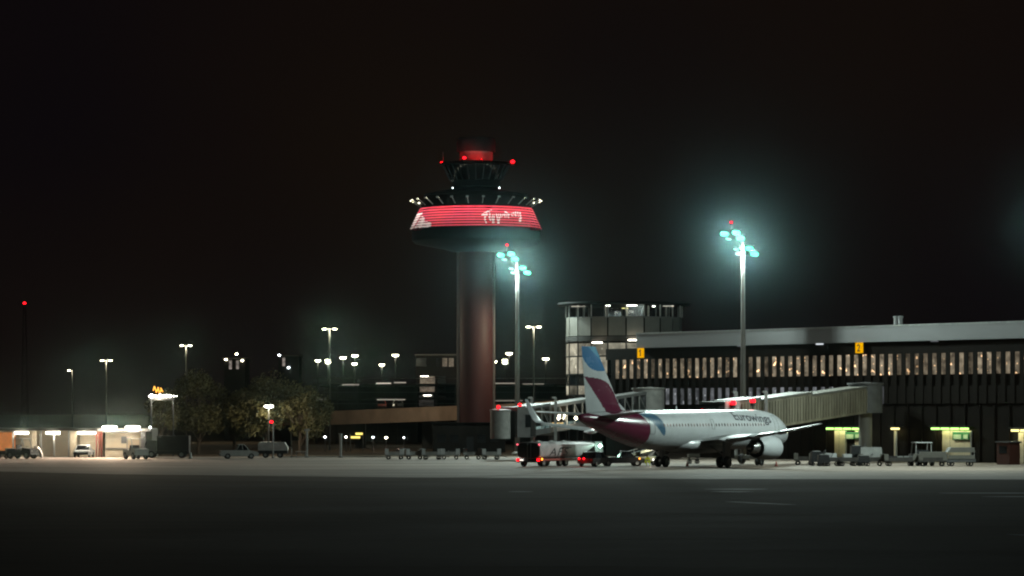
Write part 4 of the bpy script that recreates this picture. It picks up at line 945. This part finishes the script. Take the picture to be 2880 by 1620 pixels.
# ------------------------------------------------------------------ low shed on the left with lamp strips
SY = 402.; SM = SY / F
def sx_(px): return XA(px, SY)
def sz_(py): return CAMH + (HOR - py) * SM
sh = thing('equipment_shed', 'low open-fronted equipment shed with bright lamp strips under its flat roof', 'shed', (0, SY, 0))
def shb(name, px0, px1, y0, y1, z0, z1, m_, par=None): return part(name, MB().b2(sx_(px0), sx_(px1), y0, y1, z0, z1), m_, par or sh)
shb('roof', -120, 273, -1.4, 6.2, sz_(1211), sz_(1203), m_garage); shb('back_wall', -120, 273, 6.0, 6.3, 0, sz_(1211), m_cream)
shb('wall_panel', 198, 216, -.2, .0, 0, sz_(1213), m_cream); shb('wall_panel', 42, 82, 3.8, 4.0, 0, sz_(1213), m_cream); shb('wall_panel', 217, 272, 2.6, 2.8, 0, sz_(1213), m_cream); shb('wall_panel', 85, 98, 1.6, 1.8, 0, sz_(1213), m_cream)
for px_ in (-60, 40, 118, 155, 196, 274): shb('post', px_ - 2, px_ + 2, -.9, -.7, 0, sz_(1211.5), m_offw)
part('orange_panel', MB().b2(sx_(-30), sx_(33), 3.0, 3.1, .6, sz_(1216)), mat('orange tarpaulin', (.75, .26, .07), .7), sh)
for px_, L_px, pw in ((65, 38, 190), (153, 38, 170), (247, 50, 230), (-40, 40, 150)):
    part('lamp_strip', MB().b2(sx_(px_ - L_px / 2), sx_(px_ + L_px / 2), -1.3, -1.1, sz_(1221), sz_(1214)), m_tubew, sh); lamp((sx_(px_), -1.55, sz_(1223)), pw, (1.0, .88, .70), sh, .15); lamp((sx_(px_), -1.5, sz_(1219)), 3400, (1.0, .74, .53), sh, .15, 'SPOT', aim((0, -1, -.14)), radians(84))
of = thing('garage_unit', 'cream walled garage unit with red posts and two bright lamps on its roof edge', 'garage', (0, SY, 0))
def ofb(name, px0, px1, y0, y1, z0, z1, m_): return part(name, MB().b2(sx_(px0), sx_(px1), y0, y1, z0, z1), m_, of)
ofb('roof', 276, 425, -1.0, 7.0, sz_(1213), sz_(1205), m_offw); ofb('back_wall', 290, 396, 2.2, 2.4, 0, sz_(1217), m_cream); ofb('beam', 290, 400, -.6, -.35, sz_(1217.5), sz_(1213.5), m_grey)
ofb('side_wall', 398, 412, -.8, 6.5, 0, sz_(1213.3), m_grey); ofb('end_wall', 413, 428, 0, 6.5, 0, sz_(1207), m_panel); ofb('window', 335, 350, 2.12, 2.19, sz_(1247), sz_(1228), m_grey); ofb('skirting', 292, 396, 2.0, 2.18, .95, 1.12, m_panel); ofb('low_bench', 292, 380, 1.2, 1.9, 0, .7, m_cream)
for px_ in (274, 281, 288): ofb('red_post', px_ - 1.6, px_ + 1.6, -.95, -.75, 0, sz_(1213.4), m_rail)
for px_ in (312, 377):
    p = MB(); p.rings([[(sx_(px_) + dx, -1.35 + .16 * q * cos(t_), sz_(1201) + .17 * q * sin(t_)) for t_ in [2 * pi * i / 10 for i in range(10)]] for dx, q in ((-.95, .2), (-.75, .8), (-.4, 1), (.4, 1), (.75, .8), (.95, .2))])
    lamp((sx_(px_), -1.75, sz_(1202)), 9500, (1.0, .70, .48), of, .2, 'SPOT', aim((0, -1, -.14)), radians(84))
    part('roof_lamp', p, m_tubew, of); part('lamp_bracket', MB().bar((sx_(px_), -1.3, sz_(1203)), (sx_(px_), -.6, sz_(1208)), .08, .08), m_grey, of); lamp((sx_(px_), -1.9, sz_(1206)), 420, (1.0, .84, .66), of, .35)
part('corner_lamp', MB().lathe([(0, .16), (.16, 0), (0, -.16)], 8, (sx_(425), -1.1, sz_(1202))), m_coolw, of)
part('ceiling_lamp', MB().b2(sx_(330), sx_(360), .3, .5, sz_(1215.5), sz_(1213.6)), m_tubew, of); lamp((sx_(345), .4, sz_(1219)), 60, (1.0, .84, .66), of, .1)  # ceiling lamp added as a fixture for the fill light inside

car('pickup', 'white pickup facing out of the lit shed bay with a dark windscreen', 'car', (sx_(240), SY - 1.2, 0), radians(-92), m_white, 4.6, 1.95, 1.55, pickup=True, hood=1.2)
tug('open tow tractor with a light roof frame in front of the cream garage unit', (XA(382, 384), 384, 0), radians(-60), m_offw)
tug('dark tow tractor standing in front of the lit shed bay', (XA(62, 388), 388, 0), radians(-25), m_dark)
dolly('dark dolly hitched behind the tow tractor near the orange panel', (XA(8, 389), 389, 0), radians(-20), 'dollies at the shed', True, None, 2.4)
o = thing('tow_bar_rack', 'white curved mudguard rack standing beside the dark tow tractor', 'rack', (XA(108, 390), 390, 0), 0)
p = MB(); p.rings([[(x_ + dx, dy, z_) for dx, dy in ((-.14, -.5), (.14, -.5), (.14, .5), (-.14, .5))] for x_, z_ in ((-.35, 1.5), (-.1, 1.35), (.15, 1.0), (.32, .55), (.4, .1))]); part('guard', p, m_offw, o); part('frame', MB().b2(-.9, .1, -.4, .4, .35, .5).b2(-.5, -.4, -.4, .4, .5, 1.45), m_dark, o); wheel_set(o, [(-.6, -.4), (-.6, .4)], .34, .16, False)
# dark box truck
o = thing('box_truck', 'dark box truck parked beside the garage unit below the trees', 'truck', (XA(474, 394), 394, 0), radians(180))
part('cargo_box', MB().b2(-2.6, 1.3, -1.15, 1.15, .9, 2.75), m_dark, o); part('driver_cab', MB().frus((1.4, 2.9, -1.1, 1.1), (1.4, 2.5, -1.0, 1.0), .6, 2.2), m_grey, o); part('windscreen', MB().frus((2.35, 2.93, -.95, .95), (2.3, 2.62, -.9, .9), 1.35, 2.05), m_glassdark, o); part('chassis', MB().b2(-2.6, 2.8, -.9, .9, .5, .88), m_dark, o)
wheel_set(o, [(-1.7, -1.0), (-1.7, 1.0), (2.0, -1.0), (2.0, 1.0)], .45, .3)
for px_, lab in ((536, 'small pale marker cone on the deck edge near the dark box truck'),):
    s = thing('traffic_cone', lab, 'cone', (XA(px_, 390), 390, 0)); part('cone', MB().lathe([(.22, .05), (.05, .75), (0.01, .76)], 14), m_offw, s); part('foot', MB().b2(-.28, .28, -.28, .28, 0, .05), m_dark, s)
car('pickup', 'white pickup with dark bonnet parked below the trees', 'car', (XA(672, 388), 388, 0), radians(10), m_offw, 4.6, 1.9, 1.75, pickup=True)
o = thing('covered_trailer', 'white covered trailer parked behind the post with the red lamp', 'trailer', (XA(768, 396), 396, 0), 0)
part('cover', MB().prism([(-1.8, .9), (-1.8, 1.75), (-1.6, 1.95), (1.5, 1.9), (1.85, 1.2), (1.85, .9)], -.9, .9), m_offw, o); part('chassis', MB().b2(-1.8, 1.8, -.8, .8, .55, .88), m_dark, o); wheel_set(o, [(-.9, -.75), (-.9, .75), (.9, -.75), (.9, .75)], .34, .2)
def post(name, label, px, Y, py_top, r, group=None, red=None):
    o = thing(name, label, 'post', (XA(px, Y), Y, 0), 0, group); zt = ZA(py_top, Y)
    part('pole', MB().tube((0, 0, 0), (0, 0, zt), r, n=10), m_offw, o); part('cap', MB().lathe([(r * 1.5, zt), (r * 1.5, zt + .12), (0.01, zt + .14)], 10), m_grey, o); part('foot', MB().lathe([(r * 2, 0), (r * 2, .12), (r, .2)], 10), m_grey, o)
    return o
s = post('warning_light_post', 'slim post with a red warning lamp in front of the white covered trailer', 768, 392, 1196, .09); s['category'] = 'post'; red_lamp(s, (-.2, 0, ZA(1187, 392)), .2, 8)
post('steel_post', 'pale steel post with a crossbar left of the dollies', 958, 397, 1222, .16)
o = post('steel_post', 'pale steel post carrying a small box between the trailer and the dollies', 863, 397, 1212, .13); part('box', MB().b2(-.3, .3, -.2, .2, ZA(1212, 397), ZA(1206, 397)), m_offw, o)
post('bollard', 'short thin bollard on the kerb between the two pale posts', 820, 397, 1262, .06)
s = thing('bench', 'low pale bench beside the post carrying a small box', 'bench', (XA(846, 396.5), 396.5, 0)); part('seat', MB().b2(-.65, .65, -.25, .25, .72, .8), m_offw, s)
for sx in (-.55, .55): part('leg', MB().b2(sx - .04, sx + .04, -.2, .2, 0, .72), m_grey, s)

# ------------------------------------------------------------------ trees
def tree(label, px, Y, ztop, rad, seed, zlow=2.6, n=5200, lean=0):
    rnd = random.Random(seed); o = thing('tree', label, 'tree', (XA(px, Y), Y, 0), 0, 'trees behind the parked vehicles')
    tr = MB(); rs = []
    for i in range(7):
        u = i / 6; r = .28 * (1 - u * .7); cx = lean * u * u + .12 * sin(u * 5 + seed); rs.append([(cx + r * cos(t_), .1 * sin(u * 4) + r * sin(t_), u * ztop * .62) for t_ in [2 * pi * q / 9 for q in range(9)]])
    tr.rings(rs); clumps = []
    for i in range(20):
        a_ = rnd.uniform(0, 2 * pi); rr = rad * sqrt(rnd.uniform(.05, 1)) * .82; zz = zlow + (ztop - zlow) * rnd.uniform(.18, .92)
        sq = sqrt(max(.05, 1 - ((zz - (zlow + ztop) / 2) / ((ztop - zlow) / 2)) ** 2)); c = Vector((lean + rr * sq * cos(a_), rr * sq * sin(a_), zz)); clumps.append((c, rnd.uniform(.75, 1.35) * rad * .34))
        b0 = Vector((lean * .3, 0, max(1.2, zz * rnd.uniform(.35, .6)))); mid = (b0 + c) / 2 + Vector((rnd.uniform(-.3, .3), rnd.uniform(-.3, .3), .25)); tr.tube(b0, mid, .09, .06, 6).tube(mid, c, .06, .02, 6)
    part('trunk', tr, m_bark, o); cr = MB()
    for i in range(n):
        c, r = clumps[rnd.randrange(len(clumps))]; v = Vector((rnd.gauss(0, 1), rnd.gauss(0, 1), rnd.gauss(0, .75))); v = v.normalized() * r * rnd.uniform(.2, 1.0) ** .55
        q = c + v; s_ = rnd.uniform(.10, .22); n1 = Vector((rnd.gauss(0, 1), rnd.gauss(0, 1), rnd.gauss(0, .6))).normalized(); a2 = n1.orthogonal().normalized(); b2_ = n1.cross(a2)
        cr.v += [tuple(q - a2 * s_), tuple(q + b2_ * s_ * .6), tuple(q + a2 * s_), tuple(q - b2_ * s_ * .6)]; k0 = len(cr.v) - 4; cr.f.append((k0, k0 + 1, k0 + 2, k0 + 3)); cr.m.append(0)
    me = bpy.data.meshes.new('crown'); me.from_pydata(cr.v, [], cr.f); me.materials.append(m_leaf); part('crown', me, None, o)
    return o
tree('small thin tree at the end wall of the garage unit', 452, 420, 8.8, 2.4, 3, 2.2, 3600)
tree('tall round olive tree behind the dark box truck', 560, 428, 10.4, 4.4, 11, 2.0, 7600)
tree('broad lower tree between the tall olive tree and the spreading tree', 660, 432, 8.4, 4.2, 23, 1.8, 7000)
tree('spreading tree with a ragged crown above the white pickup', 745, 426, 10.0, 5.0, 31, 2.0, 8200)
tree('tree with drooping branches at the left end of the viaduct', 845, 424, 9.0, 4.3, 47, 1.8, 7000, .5)

# ------------------------------------------------------------------ viaduct, garage, office, far lamps
vd = thing('viaduct', 'brown concrete road viaduct with a plain parapet passing before the parking garage', 'viaduct', (0, 0, 0))
vp = [(760, 1163, 1196, 520), (950, 1157, 1194, 500), (1120, 1150, 1188, 490), (1285, 1143, 1182, 480), (1400, 1140, 1178, 474), (1600, 1126, 1165, 466)]
p = MB(); rs = [[(XA(a_, Y_), Y_ + dy, ZA(q, Y_)) for dy, q in ((0, b_), (9, b_), (9, t_), (0, t_))] for a_, t_, b_, Y_ in vp]; p.rings(rs); part('deck', p, m_ramp, vd)
p = MB(); p.rings([[(XA(a_, Y_), Y_ + dy, ZA(t_, Y_) + dz) for dy, dz in ((-.08, -.12), (.3, -.12), (.3, .1), (-.08, .1))] for a_, t_, b_, Y_ in vp]); part('parapet_cap', p, m_ramp, vd)
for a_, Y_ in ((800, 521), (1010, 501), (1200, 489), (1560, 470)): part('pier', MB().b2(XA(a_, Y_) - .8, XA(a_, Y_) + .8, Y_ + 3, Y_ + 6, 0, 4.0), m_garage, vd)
GYY = 575.; GM = GYY / F
def gz(py): return CAMH + (HOR - py) * GM
def gx(px): return XA(px, GYY)
pg = thing('parking_garage', 'dark open parking garage with lit deck edges behind the viaduct', 'parking garage', (0, GYY, 0))
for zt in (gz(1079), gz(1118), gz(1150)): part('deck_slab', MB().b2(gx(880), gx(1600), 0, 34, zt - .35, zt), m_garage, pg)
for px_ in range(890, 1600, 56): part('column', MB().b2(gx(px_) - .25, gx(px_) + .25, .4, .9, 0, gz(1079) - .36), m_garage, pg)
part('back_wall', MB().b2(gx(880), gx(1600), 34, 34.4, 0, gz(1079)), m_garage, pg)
p = MB()
for zt in (gz(1079), gz(1118), gz(1150)): p.b2(gx(880), gx(1600), -.05, .02, zt + .9, zt + 1.0)
part('railing', p, m_grey, pg)
for (px0, px1, py_, st) in ((962, 1010, 1082, .5), (1058, 1100, 1078, 1.1), (1108, 1142, 1076, .6), (1380, 1450, 1078, .45), (1470, 1530, 1080, .3), (1060, 1140, 1124, .5), (1385, 1470, 1127, .3), (880, 915, 1124, .5)):
    part('strip_lamp', MB().b2(gx(px0), gx(px1), -.2, -.06, gz(py_ + 1.5), gz(py_ - 1.5)), glow('garage strip', (1, .9, .74), st * .6), pg)
for i, (px_, py_, mm, lab) in enumerate(((1118, 1143, m_offw, 'white car parked at the lit edge of the garage deck'), (1070, 1144, m_rail, 'reddish car beside the white car on the garage deck'), (1450, 1146, m_grey, 'grey car on the garage deck behind the floodlight mast'))):
    z_ = gz(1150) + .01; car('parked_car', lab, 'car', (gx(px_), GYY + 3.0, z_), radians(-90), mm)
lamp((gx(1105), GYY + .6, gz(1130)), 70, WARM, None, .2).parent = pg; [setattr(l_, 'location', (gx(1105), .6, gz(1128))) for l_ in C.objects if l_.parent == pg and l_.type == 'LIGHT']
# lamps on the roof deck
rd = gz(1079)
roof_l = [(894, 1013), (922, 1012), (923, 1018), (965, 1005), (998, 999), (997, 1022), (1074, 1025), (1112, 998), (1390, 1016), (1432, 993), (1420, 1012), (1420, 1019), (1535, 1008)]
ords = ['beside the tall double lamp post', 'nearest the tall double lamp post', 'just below its twin at the tall lamp post', 'between the tall lamp post and the high pair', 'upper one of the pair over the deck', 'lower one of the pair over the deck', 'above the bright deck edge', 'tallest beside the office building',
        'touching the edge of the tower shaft', 'highest between tower and floodlight mast', 'upper of two stacked beside the floodlight mast', 'lower of two stacked beside the floodlight mast', 'alone between the mast and the round building']
for i, (px_, py_) in enumerate(roof_l):
    Y_ = GYY + 6 + 4.2 * (i % 6); x_, z_ = XA(px_, Y_), ZA(py_, Y_)
    s = thing('deck_lamp_post', 'round parking deck lamp, ' + ords[i], 'lamp post', (x_, Y_, rd), 0, 'lamps on the garage roof')
    part('pole', MB().tube((0, 0, 0), (0, 0, z_ - rd - .1), .07, .05, 8), m_housing, s); h_ = part('lamp_head', MB().lathe([(.1, z_ - rd - .12), (.5, z_ - rd + .05), (.42, z_ - rd + .14), (0.01, z_ - rd + .3)], 14), m_housing, s)
    sz = .46 if py_ < 1010 else .36
    part('lamp_glass', MB().lathe([(0.01, z_ - rd - .36), (sz, z_ - rd - .24), (sz + .14, z_ - rd - .08), (sz + .1, z_ - rd + .03)], 14), m_lampw, h_)
    lamp((0, -.3, z_ - rd - .6), 1300, (1.0, .93, .66), s, .12)
# tall double-headed lamp posts
for px_, py_, Y_, lab in ((204, 1041, 690, 'farthest double lamp post above the open shed'), (299, 1013, 585, 'double lamp post above the cream garage unit'), (523, 971, 587, 'double lamp post rising behind the tall olive tree'), (927, 924, 471, 'tallest double lamp post rising before the parking garage'), (1501, 918, 459, 'double lamp post between the floodlight mast and the round building')):
    x_, z_ = XA(px_, Y_), ZA(py_, Y_); s = thing('street_lamp', lab, 'street lamp', (x_, Y_, 0), 0, 'tall double street lamps')
    part('pole', MB().tube((0, 0, 0), (0, 0, z_ - .1), .17, .08, 10), m_lpole, s)
    for sd in (-1, 1):
        if px_ == 204 and sd == 1: continue
        part('arm', MB().bar((0, 0, z_ - .1), (sd * .6, 0, z_ + .04), .08, .08), m_offw, s); h_ = part('lamp_head', MB().box((sd * .75, 0, z_ + .05), (.8, .35, .12)), m_housing, s); part('lamp_glass', MB().box((sd * .75, -.02, z_ - .08), (.62, .34, .14)), m_lampw, h_)
        lamp((sd * .75, -.15, z_ - .35), 1300, (1.0, .93, .66), h_, .12)
# office block beside the tower
OY = 600.; s = thing('office_building', 'dark office block with a few curtained lit windows beside the control tower', 'building', (XA(1230, OY), OY, 0)); OM = OY / F
def oz(py): return CAMH + (HOR - py) * OM
def ox(px): return (px - 1230) * OM
part('wall', MB().b2(ox(1170), ox(1288), 0, 14, 0, oz(1000)), m_towdk, s); part('roof', MB().b2(ox(1166), ox(1292), -.3, 14.3, oz(1000) + .002, oz(996)), m_garage, s)
for (x0, x1, y0, y1, lit) in ((1181, 1223, 1058, 1102, 1), (1230, 1254, 1058, 1102, 0), (1226, 1238, 1007, 1031, 0), (1244, 1258, 1007, 1031, 1), (1262, 1276, 1007, 1031, 1), (1178, 1220, 1112, 1143, 2), (1230, 1254, 1112, 1143, 0), (1170, 1200, 1007, 1031, 0)):
    wn_ = part('window', MB().b2(ox(x0), ox(x1), -.06, -.02, oz(y1), oz(y0)), (m_paneO if lit == 1 else lit_pane('dim office', (1, .9, .8), (1, .9, .8), .06, .1) if lit == 2 else m_glassdark), s)
    if lit:
        n_c = int((x1 - x0) / 4)
        for q in range(n_c): part('curtain_fold', MB().b2(ox(x0 + (x1 - x0) * (q + .35) / n_c), ox(x0 + (x1 - x0) * (q + .6) / n_c), -.10, -.07, oz(y1), oz(y0)), m_panel, wn_)
for px_, py_ in ((1195, 1058), (1203, 1112)): part('ceiling_lamp', MB().b2(ox(px_ - 12), ox(px_ + 10), -.2, -.11, oz(py_ + .8), oz(py_ - .4)), m_tubew, s)
# far houses with a few lamps
for px_, py_, wpx, hpx, lab in ((660, 1030, 60, 40, 'small far building with pale lit columns above the trees'), (812, 1022, 56, 40, 'small far building with one lit wall strip above the trees')):
    Y_ = 640.; q = Y_ / F; s = thing('far_building', lab, 'building', (XA(px_, Y_), Y_, 0)); zt = ZA(py_ - hpx / 2, Y_)
    part('wall', MB().b2(-wpx / 2 * q, wpx / 2 * q, 0, 10, 0, zt), m_towdk, s); part('roof', MB().b2(-wpx / 2 * q - .3, wpx / 2 * q + .3, -.3, 10.3, zt + .002, zt + .25), m_garage, s)
    xs_ = (-12, 8) if px_ == 660 else (-14,)
    for dx in xs_: part('window', MB().b2((dx - 4) * q, (dx + 4) * q, -.06, -.02, zt - 2.0, zt - .25), lit_pane('far lit strip', (1, .85, .75), (1, .85, .75), .28, .2), s)
    for dx, dz in (((-24, -.1), (6, 1.0), (22, -.3)) if px_ == 660 else ((-26, .2), (0, -2.3))): part('lamp', MB().lathe([(0, .22), (.32, 0), (0, -.22)], 10, (dx * q, -.4, zt + dz)), m_coolw if px_ == 812 else m_lampw, s)
# lit sign in front of the trees
s = thing('roof_sign', 'orange lit sign above a row of white lamps before the thin tree', 'sign', (XA(455, 413), 413, 0)); q = 413 / F
zs = ZA(1114, 413)
part('beam', MB().b2(-36 * q, 36 * q, 0, .3, zs - .5, zs - .25), m_dark, s)
for dx in (-30, 32): part('post', MB().tube((dx * q, .15, 0), (dx * q, .15, zs - .5), .1), m_dark, s)
for i, (dx, r_) in enumerate(((-28, .42), (-18, .25), (-4, .42), (6, .3), (14, .32), (23, .3), (34, .15), (42, .1))): part('lamp', MB().lathe([(0, r_ * .7), (r_, 0), (0, -r_ * .7)], 12, (dx * q, -.25, zs)), m_tubew, s)
for i, (dx, dz, rot) in enumerate(((-22, 1.0, .3), (-17, .85, -.4), (-13, .7, .5), (-9, .85, -.2), (-4, .6, .6), (0, .8, -.5))): part('letter', MB().box((dx * q, -.1, zs + dz), (.14, .1, .62), M=Matrix.Rotation(rot, 3, 'Y')), m_orange, s)
lamp((-.5, -1.2, zs - .2), 800, WARM, s, .2)
s = thing('street_lamp', 'single bright lamp shining through the spreading tree', 'street lamp', (XA(756, 419), 419, 0)); zt = ZA(1142, 419)
part('pole', MB().tube((0, 0, 0), (0, 0, zt + .1), .09, .06, 8), m_lpole, s); part('lamp_head', MB().lathe([(.15, zt + .12), (.5, zt + .1), (.3, zt + .3), (.01, zt + .34)], 12), m_housing, s); part('lamp_glass', MB().lathe([(.01, zt - .32), (.5, zt - .16), (.62, zt - .02), (.5, zt + .09)], 12), m_tubew, s); lamp((0, -.7, zt - .3), 1200, WARM, s, .2)
# small lamps and yellow signs under the viaduct
for px_, py_, r_, mm, lab in ((914, 1229, .22, m_coolw, 'small white wall lamp under the viaduct left of the pale post'), (973, 1229, .2, m_lampw, 'small white wall lamp under the viaduct right of the pale post'), (1049, 1230, .2, m_coolw, 'small white wall lamp under the viaduct behind the first dolly'), (1086, 1231, .24, m_lampw, 'small warm wall lamp under the viaduct behind the dollies'), (1136, 1231, .16, m_coolw, 'faint wall lamp under the viaduct behind the second dolly')):
    Y_ = 455.; x_, z_ = XA(px_, Y_), ZA(py_, Y_); s = thing('bollard_lamp', lab, 'lamp', (x_, Y_, 0)); part('pole', MB().tube((0, 0, 0), (0, 0, z_ - r_ * .6), .06), m_dark, s); part('lamp_glass', MB().lathe([(0, r_ * .7), (r_, 0), (0, -r_ * .7)], 10, (0, 0, z_)), mm, s); lamp((0, -.5, z_ - .1), 12, WARM, s, .15)
s = thing('direction_sign', 'yellow lit direction sign in two panels under the viaduct', 'sign', (XA(1003, 455), 455, 0)); m_ys = glow('yellow lit panel', (1.0, .78, .18), 1.6)
for px_, py_, wd in ((1010, 1220, 20), (1000, 1230, 26)): part('panel', MB().b2((px_ - 1003 - wd / 2) * 455 / F, (px_ - 1003 + wd / 2) * 455 / F, -.1, 0, ZA(py_ + 3, 455), ZA(py_ - 3, 455)), m_ys, s)
for dx in (-.9, .9): part('post', MB().tube((dx, .08, 0), (dx, .08, ZA(1217, 455)), .06), m_dark, s)
lamp((0, -.7, ZA(1224, 455)), 25, (1, .8, .3), s, .3)
# far antenna mast with red lamp
s = thing('antenna_mast', 'distant dark antenna mast with a red lamp above the open shed', 'antenna mast', (XA(69, 700), 700, 0)); zt = ZA(853, 700)
p = MB()
for sx, sy in ((-1, -1), (1, -1), (1, 1), (-1, 1)): p.bar((sx * .8, sy * .8, 0), (sx * .25, sy * .25, zt - .4), .07, .07)
for i in range(10):
    u0, u1 = i / 10, (i + 1) / 10; w0, w1 = .8 - .55 * u0, .8 - .55 * u1
    for sx in (-1, 1): p.bar((sx * w0, -w0, zt * u0), (-sx * w1, -w1, (zt - .4) * u1), .06, .06)
part('lattice', p, m_housing, s); red_lamp(s, (0, 0, zt), .32, 20)

# ------------------------------------------------------------------ night haze
hz = MB(); hz.b2(-330, 330, -30, 800, -1.0, 78)
ho = part('haze', hz, None or m_glass); ho['kind'] = 'stuff'; ho['label'] = 'thin night haze over the airport'; 
m = bpy.data.materials.new('haze'); m.use_nodes = True; t = m.node_tree; t.nodes.clear()
o_ = t.nodes.new('ShaderNodeOutputMaterial'); v = t.nodes.new('ShaderNodeVolumePrincipled')
v.inputs['Color'].default_value = (.60, .97, 1.0, 1); v.inputs['Density'].default_value = HAZE; v.inputs['Anisotropy'].default_value = 0.990
t.links.new(v.outputs[0], o_.inputs['Volume']); ho.data.materials.clear(); ho.data.materials.append(m)
